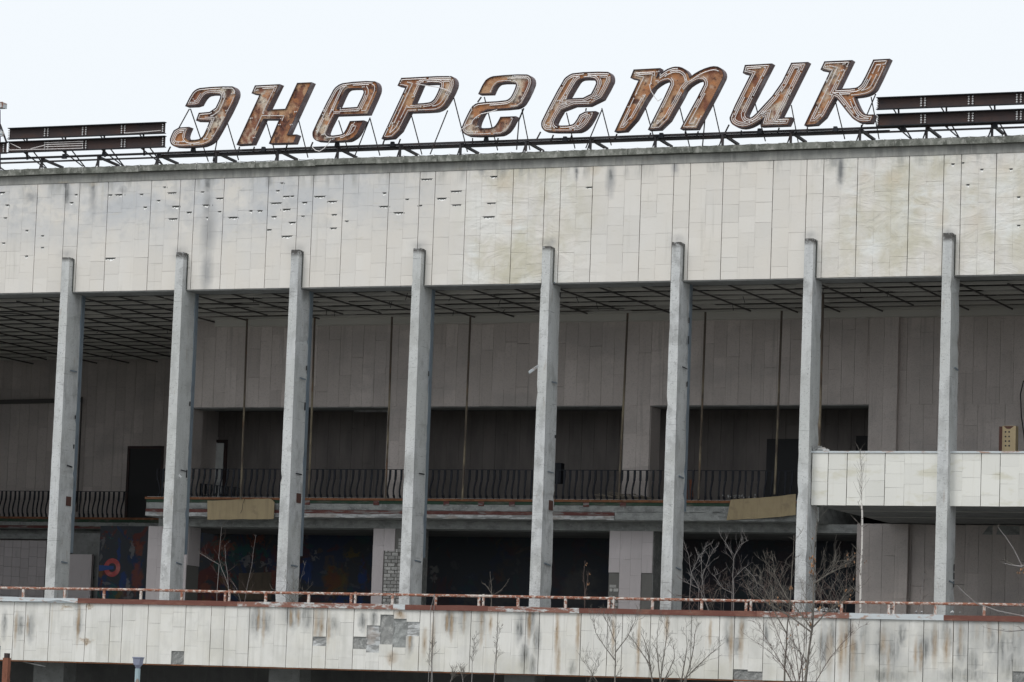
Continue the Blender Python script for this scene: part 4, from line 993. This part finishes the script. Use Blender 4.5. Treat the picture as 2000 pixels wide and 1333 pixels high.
# ------------------------------------------------------------------ RAILINGS
def baluster(h):
    q = MB(); prof = [(0, 1), (0, .80), (-.015, .66), (-.09, .44), (-.12, .28), (-.10, .16), (-.06, .10), (-.05, 0)]
    for (y0, t0), (y1, t1) in zip(prof[:-1], prof[1:]):
        wd = .072 if (t0 > .7 or t0 < .2) else .05
        q.bar((0, y0, t0*h), (0, y1, t1*h), wd, .03)
    return q.mesh('baluster', M_iron)
BAL = baluster(1.0)
def railing(label, p0, p1, z, spacing, nm='balcony_railing', skip=()):
    p0 = Vector(p0); p1 = Vector(p1); L_ = (p1-p0).length; d = (p1-p0).normalized(); n_ = int(L_/spacing)
    r = thing(nm, label, 'railing', tuple((p0+p1)/2))
    q = MB(); q.bar(p0+Vector((0, 0, 1)), p1+Vector((0, 0, 1)), .05, .02); part('handrail', q, M_iron, r)
    ang = math.atan2(d.y, d.x)
    for i in range(n_+1):
        o = link('baluster', BAL, r, loc=p0+d*(spacing*i+R.uniform(-.008, .008))); o.rotation_euler = (R.uniform(-.02, .02), R.uniform(-.025, .025), ang+R.uniform(-.25, .25))
YRl = YM+.12
x0r = X(318, 975, YRl); x1r = X(1560, 975, YRl)
zr0 = Z(700, 975, YRl)
railing('black iron railing of bowed bars along the middle balcony between the columns', (x0r, YRl, zr0-.02), (x1r, YRl, zr0-.02), zr0, .222)
railing('short black railing turning into the hall behind the second column', (x0r-.25, YRl, zr0-.02), (x0r-.25, YRl+3.2, zr0-.02), zr0, .24)
zl0 = Z(200, 1012, YL+.1)
railing('black iron railing at the far left, set deeper inside the hall', (-21, YL+.1, zl0), (X(248, 1012, YL+.1), YL+.1, zl0), zl0, .205)
zs0 = Z(400, 975, 9.3)
railing('low broken railing behind the main one, by the open door', (X(380, 975, 9.3), 9.3, zs0-.45), (X(462, 975, 9.3), 9.6, zs0-.6), zs0, .2)

tr = thing('terrace_railing', 'rust and white pipe rail along the top of the terrace wall', 'railing', (12, YT+.1, ZT))
YTR = YT+.12
zr = lambda px, py: Z(px, py, YTR)
pp = [(-150, 1146), (0, 1148.5), (275, 1152.5), (440, 1156.5), (767, 1162), (1012, 1166), (1275, 1171), (1550, 1175.5), (1828, 1179.5), (2000, 1182), (2200, 1184.5)]
for a, b in zip(pp[:-1], pp[1:]):
    q = MB(); q.tube([at(a[0], a[1], YTR), at(b[0], b[1], YTR)], .042, 8); part('pipe_rail', q, M_railpipe, tr)
pl_ = [-110, -35, 45, 126, 203, 275, 355, 440, 519, 603, 686, 767, 851, 936, 1012, 1105, 1190, 1275, 1371, 1458, 1550, 1644, 1737, 1828, 1923, 2020, 2110]
dbl = {440, 686, 936, 1190, 1458, 1737}
for p in pl_:
    x = X(p, 1170, YTR); q = MB(); zt3 = ZT+.45; q.box(x-.038, x+.038, YTR-.03, YTR+.03, ZT+.12, zt3-.03); part('rail_post', q, M_railpost if R.random() < .6 else M_railpipe, tr)
    if p in dbl:
        q = MB(); q.bar((x+.14, YTR-.01, ZT+.14), (x+.15, YTR-.01, zt3+.06), .06); part('rail_post', q, M_railpost, tr)
        q = MB(); q.bar((x+.04, YTR-.04, ZT+.3), (x+.14, YTR-.04, ZT+.3), .03); part('bolt', q, M_rustplate, tr)
# cables
def cable(label, pts, rad=.012, m=M_steel, nm='hanging_cable'):
    q = MB(); q.tube([at(*p) for p in pts], rad, 5); return tag(part(nm, q, m, None), label, 'cable')
cable('pale grey cable lying along the left end of the terrace flashing', [(-40, 1173, YT-.09), (60, 1174.5, YT-.09), (98, 1174, YT-.1), (112, 1171.5, YT-.1), (150, 1178, YT-.1)], .02, M_flashwhite, 'loose_cable')
cable('left strand of the grey cable pair hanging over the terrace rail', [(848, 1161, YT-.02), (846, 1172, YT-.1), (841, 1190, YT-.12), (840, 1250, YT-.12), (838, 1300, YT-.13), (836, 1350, YT-.13)], .009, M_willow)
cable('right strand of the grey cable pair hanging over the terrace rail', [(849, 1161, YT-.02), (848, 1180, YT-.1), (846, 1230, YT-.12), (844, 1300, YT-.12), (845, 1350, YT-.12)], .009, M_willow)
cable('black wire looping down the wall at the right edge of the view', [(2020, 735, 7.6), (1999, 745, 7.6), (1993, 770, 7.6), (1995, 815, 7.6), (2000, 850, 7.6), (2003, 885, 7.6)], .02)

# hanging pipes (old glazing bars)
hp = [(482, 470, 975), (614, 603, 965), (765, 753, 975), (918, 903, 976), (1225, 1208, 975), (1377, 1364, 976), (1526, 1513, 966), (1606, 1598, 882)]
nm8 = ['leftmost rusty hanging pipe, right of the second column', 'rusty pipe just right of the third column', 'rusty pipe in front of the pillar left of the fourth column', 'rusty pipe midway between fourth and fifth columns', 'rusty pipe left of the pale pillar near the sixth column', 'rusty pipe just right of the sixth column', 'rusty pipe midway between sixth and seventh columns', 'thick rusty pipe touching the seventh column above the white balcony']
for (a, b, yb), l in zip(hp, nm8):
    Yp = 6.75; t = at(a, 640, Yp); bt = at(b, yb, Yp)
    if a == 1606: Yp = 3.0; t = at(a, 600, Yp); bt = at(b, yb, Yp); bt.z = zb0+.3
    x = t.x; q = MB(); q.tube([(x, Yp, 15.68), (x+(bt.x-x)*.5+.01, Yp, (15.68+bt.z)/2), (bt.x, Yp, bt.z)], [.036 if a != 1606 else .055]*3, 7)
    me = q.mesh('hanging_pipe', M_pipe); o = link('hanging_pipe', me); tag(o, l, 'pipe', 'rusty pipes between balcony and ceiling')
    q = MB(); q.tube([(bt.x+(x-bt.x)*.3, Yp, bt.z+(15.68-bt.z)*.3), (bt.x+(x-bt.x)*.3, Yp, bt.z+(15.68-bt.z)*.3+.12)], .046, 7)

# ------------------------------------------------------------------ LOOSE THINGS
def sheet(nm, label, cat, pts, y, m, t=.02, parent=None, yo=0):
    q = MB(); P = [at(a, b, y) for a, b in pts]; P2 = [p+Vector((0, t, 0)) for p in P]
    q.face(P); q.face(P2[::-1])
    for i in range(len(P)): k = (i+1) % len(P); q.face([P[i], P2[i], P2[k], P[k]])
    o = part(nm, q, m, parent)
    if cat: tag(o, label, cat)
    return o
def warped(label, top, bot, y, amp, seed):
    rg = random.Random(seed); q = MB(); n_ = 14; G = []
    def lerp(L_, t):
        f = t*(len(L_)-1); i = min(int(f), len(L_)-2); f -= i; return (L_[i][0]*(1-f)+L_[i+1][0]*f, L_[i][1]*(1-f)+L_[i+1][1]*f)
    for i in range(n_+1):
        t = i/n_; a_, b_ = lerp(top, t), lerp(bot, t); row = []
        for k in range(4):
            u_ = k/3; px = a_[0]+(b_[0]-a_[0])*u_; py = a_[1]+(b_[1]-a_[1])*u_+(rg.uniform(-.5, .5) if k in (0, 3) else 0)
            row.append(at(px, py, y+amp*math.sin(t*3.1+u_)*(.4+.6*u_)+rg.uniform(-.006, .006)))
        G.append(row)
    for i in range(n_):
        for k in range(3):
            P = [G[i][k], G[i][k+1], G[i+1][k+1], G[i+1][k]]; q.face(P); q.face([p+Vector((0, .015, 0)) for p in P][::-1])
        for k in (0, 3): q.face([G[i][k], G[i+1][k], G[i+1][k]+Vector((0, .015, 0)), G[i][k]+Vector((0, .015, 0))])
    return tag(part('hardboard_sheet', q, M_tan, None), label, 'board')
warped('tan board leaning on the balcony edge left of the third column', [(405, 978.5), (470, 976), (528, 974), (536, 981)], [(405, 1015.5), (470, 1014.5), (534, 1014), (534.5, 1014)], YM-.12, .05, 1)
q = MB(); q.tube([at(a_, b_, YM-.18) for a_, b_ in ((478, 975), (474, 985), (473, 995), (470, 1003))], .008, 4); tag(part('board_crack_line', q, M_steel, None), 'thin dark line drawn as a crack down the left tan board', 'wire')  # thin dark tube drawn as the crack in the board
warped('warped tan board slung between sixth and seventh columns', [(1427, 976), (1470, 973.5), (1515, 970), (1554, 965)], [(1419, 1016), (1465, 1014), (1515, 1010.5), (1554, 1006)], YM-.16, .12, 2)
q = MB(); q.bar(at(1052, 715, -.05), at(1033, 728, -.35), .03, .075); tag(part('bent_bracket', q, M_flashwhite, None), 'pale metal bracket jutting left from the fifth column', 'bracket')
q = MB(); q.bar(at(343, 921, .1), at(354, 933, .05), .03, .05); tag(part('bent_bracket', q, M_holder, None), 'small white metal scrap on the second column', 'bracket')
# lath heap behind the railing
q = MB(); rg = random.Random(9)
for i in range(46):
    px = rg.uniform(1172, 1275); hgt = 18*(1-abs(px-1215)/62); c = at(px, 976-rg.uniform(0, max(2, hgt)), 7.6+rg.uniform(-.2, .25))
    d = Vector((rg.uniform(.35, .9), rg.uniform(-.2, .2), rg.uniform(-.22, .04))); q.bar(c-d*.5, c+d*.5, .035, .02, rg.random())
tag(part('lath_heap', q, M_debris, None), 'heap of grey laths behind the railing left of the sixth column', 'debris')
for dx, l in ((0, 'rusty brown board standing behind the railing beside the sixth column'), (11, 'narrower rusty board next to the one beside the sixth column')):
    sheet('standing_board', l, 'board', [(1335+dx, 938), (1341+dx, 936), (1343+dx, 975), (1337+dx, 975)], 7.9, M_rustpost)
q = MB(); rg = random.Random(10)
for i in range(26):
    c = at(rg.uniform(1412, 1475), 970+rg.uniform(-3, 3), YM+.02); q.blob(c, rg.uniform(.015, .04), rg.random())
tag(part('plaster_crumbs', q, M_white, None), 'white plaster crumbs above the warped tan board', 'rubble')
# perforated box on the right balcony
pb = thing('perforated_box', 'tan upright box with two rows of round holes on the white balcony', 'box', tuple(at(1967, 890, 1.6)))
yb = 1.6; a = at(1957, 882, yb); b = at(1984, 832, yb)
q = MB(); q.box(a.x, b.x, yb, yb+.3, zb0+.3, b.z); part('box_body', q, M_tan, pb)
q = MB(); q.box(a.x-.10, a.x-.002, yb+.002, yb+.3, zb0+.3, b.z-.02); part('box_side', q, M_rustplate, pb)
q = MB()
q.face([(a.x+.04, yb-.004, b.z-.01), (b.x-.06, yb-.004, b.z-.01), (b.x-.16, yb-.004, b.z-.09), (a.x+.13, yb-.004, b.z-.09)][::-1]); part('torn_flap', q, M_rustplate, pb)
q = MB()
for i in range(4):
    for e in (0, 1):
        c = at(1964+e*7, 844+i*9, yb-.004); q.face([(c.x+.028*math.cos(t*.785), yb-.005, c.z+.028*math.sin(t*.785)) for t in range(8)])
part('round_hole', q, M_openshade, pb, kind='stuff')
# rubble at the foot of the seventh column
q = MB(); rg = random.Random(12)
for i in range(30): q.blob(at(rg.uniform(1590, 1640), rg.uniform(1190, 1197), -.6), rg.uniform(.03, .10), rg.random())
tag(part('rubble_heap', q, M_white, None), 'pale rubble on the terrace right of the seventh column', 'rubble')
q = MB(); rg = random.Random(13)
for px in (1110, 1125, 1135, 1175, 1180, 1790, 1800, 1860, 1875, 1920): q.blob(at(px, 1189+px*.004, -.6), rg.uniform(.03, .07), rg.random())
tag(part('rubble_bits', q, M_white, None, kind='stuff'), 'scattered white bits along the terrace floor edge', 'rubble')

# street lamp, rusty post ------------------------------------------------
YS = -14
bs = at(270, 1290, YS); lampb = thing('street_lamp', 'blue grey lantern on a pale turquoise pole in front of the terrace wall', 'street lamp', (bs.x, YS, 0))
k = (bs-CP).length/7000
q = MB(); h0, h1 = Z(270, 1286, YS), Z(270, 1299, YS)
def frus(q, cx, cy, z0, z1, r0, r1, n_=4, rot=.785):
    A = [(cx+r0*math.cos(rot+2*math.pi*i/n_), cy+r0*math.sin(rot+2*math.pi*i/n_), z0) for i in range(n_)]
    C = [(cx+r1*math.cos(rot+2*math.pi*i/n_), cy+r1*math.sin(rot+2*math.pi*i/n_), z1) for i in range(n_)]
    for i in range(n_): q.face([A[i], A[(i+1) % n_], C[(i+1) % n_], C[i]])
    q.face(A[::-1]); q.face(C)
frus(q, bs.x, YS, h1, h0, 7*k*1.3, 8.5*k*1.3); part('lantern', q, M_lampblue, lampb)
q = MB(); frus(q, bs.x, YS, h0+.001, h0+.03, 9.5*k*1.3, 9.5*k*1.3); part('lantern_cap', q, M_lampblue, lampb)
q = MB(); frus(q, bs.x, YS, h1-.12, h1-.001, 3*k, 6*k*1.3, 8, 0); part('collar', q, M_lampblue, lampb)
q = MB(); q.tube([(bs.x, YS, 0), (bs.x, YS, h1-.1)], .075, 8); part('pole', q, M_lamppole, lampb)
bs = at(14, 1277, -13); q = MB(); q.box(bs.x-.085, bs.x+.085, -13.08, -12.92, 0, bs.z-.12); rp = thing('rusty_post', 'red rusted steel post at the lower left corner of the view', 'post', (bs.x, -13, 0)); part('post_shaft', q, M_rustpost, rp)
q = MB(); q.box(bs.x-.06, bs.x+.06, -13.06, -12.94, bs.z-.12, bs.z+.01); part('post_head', q, M_channel, rp)

# ------------------------------------------------------------------ PLANTS
class Plant:
    def __init__(s, name, label, cat, base, group=None, seed=1):
        s.root = thing(name, label, cat, tuple(base), group); s.rg = random.Random(seed); s.trunk = MB(); s.tw = MB(); s.lv = MB(); s.nl = 0
    def rad(s, a, b, n_, t): return a+(b-a)*t/max(1, n_)
    def stem(s, pts, r0, r1, twigs=0, tl=.5, depth=2, side=1.0, up=.55, start=.15, leaf=0):
        pts = [Vector(p) for p in pts]
        P = [pts[0]]
        for a, b in zip(pts[:-1], pts[1:]):      # refine with a little wobble
            m = (a+b)/2+Vector((s.rg.uniform(-1, 1), s.rg.uniform(-1, 1), 0))*(b-a).length*.025; P += [m, b]
        n_ = len(P); rr_ = [r0+(r1-r0)*i/(n_-1) for i in range(n_)]
        s.trunk.tube(P, rr_, 6)
        for k in range(twigs):
            t = start+(1-start)*(k+s.rg.random())/twigs; f = t*(n_-1); i = min(int(f), n_-2); p = P[i]+(P[i+1]-P[i])*(f-i)
            d0 = (P[i+1]-P[i]).normalized(); az_ = s.rg.uniform(0, 6.283)
            d = (d0*up+Vector((math.cos(az_)*side, math.sin(az_)*side*.6, .15))).normalized()
            s.branch(p, d, tl*s.rg.uniform(.5, 1.15)*(1.15-.6*t), max(.004, (r0+(r1-r0)*t)*.42), depth, leaf)
    def branch(s, p, d, L_, r, depth, leaf=0):
        n_ = 6; P = [p]; rg = s.rg
        for i in range(n_):
            d = (d+Vector((rg.uniform(-.2, .2), rg.uniform(-.2, .2), rg.uniform(-.1, .17)))).normalized(); P.append(P[-1]+d*(L_/n_))
        s.tw.tube(P, [max(.0021, r*(1-.8*i/n_)) for i in range(n_+1)], 4)
        if leaf and rg.random() < leaf: s.leaf(P[-1]); s.leaf(P[-2])
        if depth > 0:
            for k in range(rg.randint(2, 3)):
                i = rg.randint(1, n_-1); a = (P[i+1]-P[i]).normalized()
                q = (a*.9+Vector((rg.uniform(-.8, .8), rg.uniform(-.6, .6), rg.uniform(-.2, .6)))).normalized()
                s.branch(P[i], q, L_*rg.uniform(.45, .8), r*.6, depth-1, leaf)
    def leaf(s, c, n_=1):
        for _ in range(n_):
            rg = s.rg; c2 = c+Vector((rg.uniform(-.05, .05), rg.uniform(-.05, .05), rg.uniform(-.08, .02))); a = rg.uniform(0, 3.14); L_ = rg.uniform(.03, .06)
            u = Vector((math.cos(a), math.sin(a), rg.uniform(-.3, .3)))*L_; v = Vector((rg.uniform(-.2, .2), rg.uniform(-.3, .3), -1)).normalized()*L_*1.6
            s.lv.face([c2, c2+u*.5+v*.4, c2+v, c2-u*.5+v*.5], rg.random())
    def done(s, mt, mtw):
        part('trunk', s.trunk, mt, s.root)
        if s.tw.f: part('twigs', s.tw, mtw, s.root, kind='stuff')
        if s.lv.f: part('dry_leaves', s.lv, M_leaf, s.root, kind='stuff')
def pxl(L_, Y, dy=0): return [at(a, b, Y+dy*i) for i, (a, b) in enumerate(L_)]
YP = -.65
def tplant(label, stems, r, twigs, tl, m1, m2, depth=1, seed=1, Y=YP, nm='young_tree', cat='sapling', leaf=0, side=1.0, up=.8):
    b = at(stems[0][0][0], stems[0][0][1], Y); p = Plant(nm, label, cat, (b.x, Y, ZFL), None, seed)
    for st in stems:
        P = pxl(st, Y); b0 = P[0].copy(); b0.z = ZFL; p.stem([b0]+P, r, r*.35, twigs, tl, depth, leaf=leaf, side=side, up=up, start=.25)
    p.done(m1, m2); return p
tplant('pale thin sapling with forked stem behind the rail, right of the second column', [[(449, 1172), (446, 1145), (433, 1112), (427, 1090), (430, 1060), (433, 1030)], [(447, 1165), (445, 1130), (441, 1100), (439, 1065)], [(428, 1103), (410, 1093), (389, 1080)]], .0125, 10, .45, M_willow, M_twigred, seed=2)
tplant('thin sapling leaning right behind the rail, left of the third column', [[(478, 1175), (484, 1140), (492, 1105), (500, 1045)], [(470, 1175), (462, 1150), (452, 1135)]], .010, 8, .4, M_willow, M_twigred, seed=3)
tplant('fan of fine twigs at the foot of the third column', [[(572, 1178), (566, 1150), (556, 1120)], [(572, 1178), (583, 1148), (598, 1095)], [(572, 1178), (574, 1150), (572, 1105)], [(571, 1178), (550, 1160), (530, 1150)], [(573, 1178), (592, 1160), (612, 1140)]], .009, 7, .35, M_bark, M_bark, seed=4, nm='bare_shrub', cat='shrub')
tplant('small bare plant with raised arms behind the rail, right of the fourth column', [[(958, 1188), (960, 1160), (959, 1135), (957, 1118)], [(960, 1165), (980, 1152), (993, 1135)], [(960, 1160), (950, 1145), (945, 1140)]], .012, 5, .22, M_bark, M_bark, seed=5, nm='bare_shrub', cat='shrub')
tplant('slim dry stalk behind the rail, left of the pale pillar', [[(1142, 1190), (1142, 1150), (1140, 1120), (1143, 1095)], [(1143, 1160), (1148, 1130), (1149, 1118)]], .013, 10, .16, M_twigred, M_twigred, seed=6, nm='dry_stalk', cat='plant', leaf=.06)
tplant('white limbed shrub just right of the sixth column', [[(1385, 1195), (1368, 1155), (1350, 1120), (1345, 1085), (1335, 1055)], [(1385, 1195), (1375, 1160), (1371, 1125), (1370, 1085), (1382, 1058)], [(1372, 1125), (1385, 1090), (1395, 1070)], [(1350, 1120), (1362, 1095), (1368, 1082)], [(1365, 1150), (1345, 1140), (1330, 1132)]], .0105, 10, .5, M_willow, M_willow, seed=7, nm='bare_shrub', cat='shrub')
tplant('taller forked shrub with white tips midway between sixth and seventh columns', [[(1432, 1195), (1432, 1150), (1433, 1092), (1420, 1065), (1408, 1048)], [(1433, 1092), (1445, 1065), (1462, 1055)], [(1433, 1130), (1455, 1108), (1475, 1130), (1480, 1150)], [(1432, 1160), (1412, 1150), (1395, 1125), (1405, 1120)]], .010, 11, .5, M_willow, M_willow, seed=8, nm='bare_shrub', cat='shrub')
for i, (px, py, l) in enumerate(((1350, 1140, 'tangle of arching dark twigs against the sixth column foot'), (1400, 1125, 'low tangle of arching twigs between the two white shrubs'), (1478, 1115, 'dense tangle of arching twigs left of the seventh column'), (1508, 1090, 'upright twiggy shrub touching the seventh column'), (1630, 1110, 'twiggy shrub right of the seventh column, before the dark opening'), (1612, 1125, 'finer twiggy shrub hugging the seventh column from the right'))):
    st = []
    rg = random.Random(40+i)
    for k in range(6):
        x = px+rg.uniform(-22, 22); e = px+rg.uniform(-62, 62); st.append([(x, 1194), (x+(e-x)*.35, (1194+py)/2+rg.uniform(-8, 8)), (x+(e-x)*.75, py+rg.uniform(-15, 30)), (e, py+rg.uniform(-20, 50))])
    tplant(l, st, .0075, 7, .42, M_bark if i % 2 else M_twigred, M_twigred, seed=50+i, nm='bare_shrub', cat='shrub', Y=-.75+.1*(i % 3), side=1.3, up=.5, depth=0)
# birch on the terrace
p = Plant('birch_sapling', 'slender white birch on the terrace, its twigs before the white balcony', 'birch', (X(1681, 1195, YP), YP, ZFL), None, 9)
P = pxl([(1681, 1193), (1681, 1150), (1682, 1100), (1684, 1050), (1684, 1000), (1683, 985)], YP); b0 = P[0].copy(); b0.z = ZFL
p.stem([b0]+P, .036, .024, 6, .5, 1, start=.2)
P2 = pxl([(1683, 985), (1683, 950), (1682, 915), (1681, 878)], YP)
p.stem(P2, .010, .0035, 34, .6, 0, start=0, up=1.5, side=.75); p.done(M_birch, M_bark)
tplant('tiny bent sapling behind the rail, left of the eighth column', [[(1791, 1198), (1797, 1175), (1801, 1150), (1806, 1115)]], .013, 5, .25, M_willow, M_twigred, seed=10)

def gtree(label, stems, Y, r, twigs, tl, seed, m1=M_bark, m2=M_bark, depth=2, nm='bare_tree', cat='tree', leaf=0, side=.8, up=.9, start=.2):
    b = at(stems[0][0][0], stems[0][0][1], Y); p = Plant(nm, label, cat, (b.x, Y, 0), None, seed)
    for i, st in enumerate(stems):
        P = pxl(st, Y, .02)
        if st[0][1] > 1320: b0 = P[0].copy(); b0.z = 0; b0.x += .1; P = [b0]+P
        p.stem(P, r*(1 if st[0][1] > 1320 else .55), r*.12, twigs, tl, depth, leaf=leaf, side=side, up=up, start=start)
    return p
p = gtree('tallest bare tree in front of the seventh column, with scraps of brown leaves', [[(1572, 1338), (1578, 1290), (1586, 1230), (1589, 1180), (1590, 1120), (1592, 1060), (1596, 1015)], [(1586, 1230), (1560, 1195), (1535, 1165), (1508, 1110)], [(1588, 1225), (1610, 1200), (1640, 1175), (1662, 1150)], [(1590, 1140), (1620, 1120), (1648, 1108)], [(1586, 1236), (1545, 1205), (1500, 1180), (1470, 1160)]], -5, .046, 16, .85, 21, leaf=.04)
for c in ((1584, 1085), (1588, 1100), (1591, 1090), (1583, 1112), (1587, 1115), (1545, 1145), (1581, 1215), (1600, 1185)):
    p.leaf(at(c[0], c[1], -5.05), 9)
p.done(M_bark, M_bark)
p = gtree('second slender tree left of the tallest, crossing the terrace rail', [[(1532, 1338), (1536, 1260), (1543, 1180), (1547, 1110), (1551, 1045)], [(1538, 1240), (1515, 1200), (1492, 1150), (1470, 1130)]], -4.2, .034, 14, .6, 22); p.done(M_bark, M_bark)
p = gtree('thin reddish tree close right of the tallest, below the rail', [[(1568, 1335), (1565, 1290), (1558, 1240), (1552, 1200)], [(1560, 1335), (1571, 1270), (1570, 1205)]], -4.6, .022, 12, .45, 23, M_twigred, M_twigred, leaf=.03); p.done(M_twigred, M_twigred)
p = gtree('broad fan of thin reddish stems rising left of the tallest tree', [[(1556, 1338), (1540, 1290), (1520, 1240), (1500, 1190), (1486, 1150)], [(1550, 1338), (1522, 1290), (1498, 1250), (1478, 1215)], [(1562, 1338), (1556, 1290), (1546, 1230), (1530, 1170), (1522, 1120)], [(1548, 1338), (1530, 1300), (1500, 1270), (1462, 1245)], [(1590, 1338), (1612, 1300), (1640, 1262), (1680, 1225)]], -4.9, .017, 14, .6, 27, M_twigred, M_twigred, nm='bare_shrub', cat='shrub', up=1.1); p.done(M_twigred, M_twigred)
p = gtree('straight stemmed sapling with upswept twigs left of the shrub cluster', [[(1201, 1336), (1202, 1290), (1203, 1240), (1204, 1195)], [(1201, 1290), (1182, 1265), (1163, 1235), (1159, 1200)], [(1202, 1275), (1225, 1245), (1240, 1215), (1245, 1190)], [(1202, 1255), (1190, 1225), (1178, 1195)]], -3.5, .03, 10, .5, 24); p.done(M_bark, M_bark)
for i, (l, st, r_) in enumerate((
  ('leftmost dark shrub of the cluster, with a crooked main branch', [[(1275, 1336), (1270, 1300), (1266, 1275), (1258, 1250), (1252, 1238)], [(1270, 1300), (1250, 1270), (1233, 1245)]], .034),
  ('middle dark shrub of the cluster, many upright stems', [[(1290, 1336), (1285, 1290), (1283, 1250), (1288, 1205)], [(1290, 1336), (1297, 1280), (1303, 1235), (1308, 1215)], [(1294, 1336), (1318, 1285), (1312, 1250)]], .026),
  ('right dark shrub of the cluster, with one long arm reaching right', [[(1330, 1336), (1338, 1290), (1342, 1262), (1340, 1220)], [(1340, 1325), (1362, 1302), (1385, 1280), (1415, 1255)], [(1335, 1336), (1352, 1280), (1357, 1240), (1362, 1215)]], .028),
  ('low grey bush at the bottom edge below the cluster', [[(1148, 1338), (1160, 1310), (1165, 1290)], [(1170, 1338), (1150, 1305), (1143, 1290)]], .016))):
    p = gtree(l, st, -4-.4*i, r_, 9, .5, 30+i, nm='bare_shrub', cat='shrub'); p.done(M_bark, M_bark)
for i, (l, st) in enumerate((
  ('pale leafless sapling at the bottom edge under the hanging cables', [[(842, 1338), (843, 1310), (842, 1270), (845, 1255)]]),
  ('pale leafless sapling right of the hanging cables', [[(921, 1338), (922, 1300), (925, 1270), (927, 1248)]]),
  ('tallest of the pale saplings low on the terrace wall', [[(964, 1338), (966, 1300), (970, 1265), (976, 1225)]]),
  ('stubby pale sapling at the bottom edge between the others', [[(877, 1340), (882, 1325), (886, 1312)], [(905, 1340), (903, 1322), (900, 1308)]]))):
    p = gtree(l, st, -3.6, .017, 14, .34, 60+i, nm='young_tree', cat='sapling', start=.5, up=1.1); p.done(M_willow, M_bark)
# branches reaching in from the right edge
p = gtree('tree beyond the right edge whose long twigs reach into view', [[(2080, 1400), (2070, 1300), (2062, 1150), (2060, 1020)], [(2064, 1215), (2010, 1206), (1950, 1194), (1905, 1178), (1885, 1160), (1869, 1144)], [(2061, 1120), (2020, 1112), (1995, 1104), (1978, 1070), (1950, 1031)], [(1997, 1107), (1975, 1104), (1960, 1100)], [(2062, 1225), (2010, 1230), (1970, 1234), (1930, 1228)], [(2062, 1200), (2020, 1190), (1985, 1178)]], -6, .045, 4, .4, 71, M_willow, M_bark, depth=1)
for c in ((1997, 1110), (1988, 1114), (2003, 1108)): p.leaf(at(c[0], c[1], -6), 5)
p.done(M_willow, M_bark)
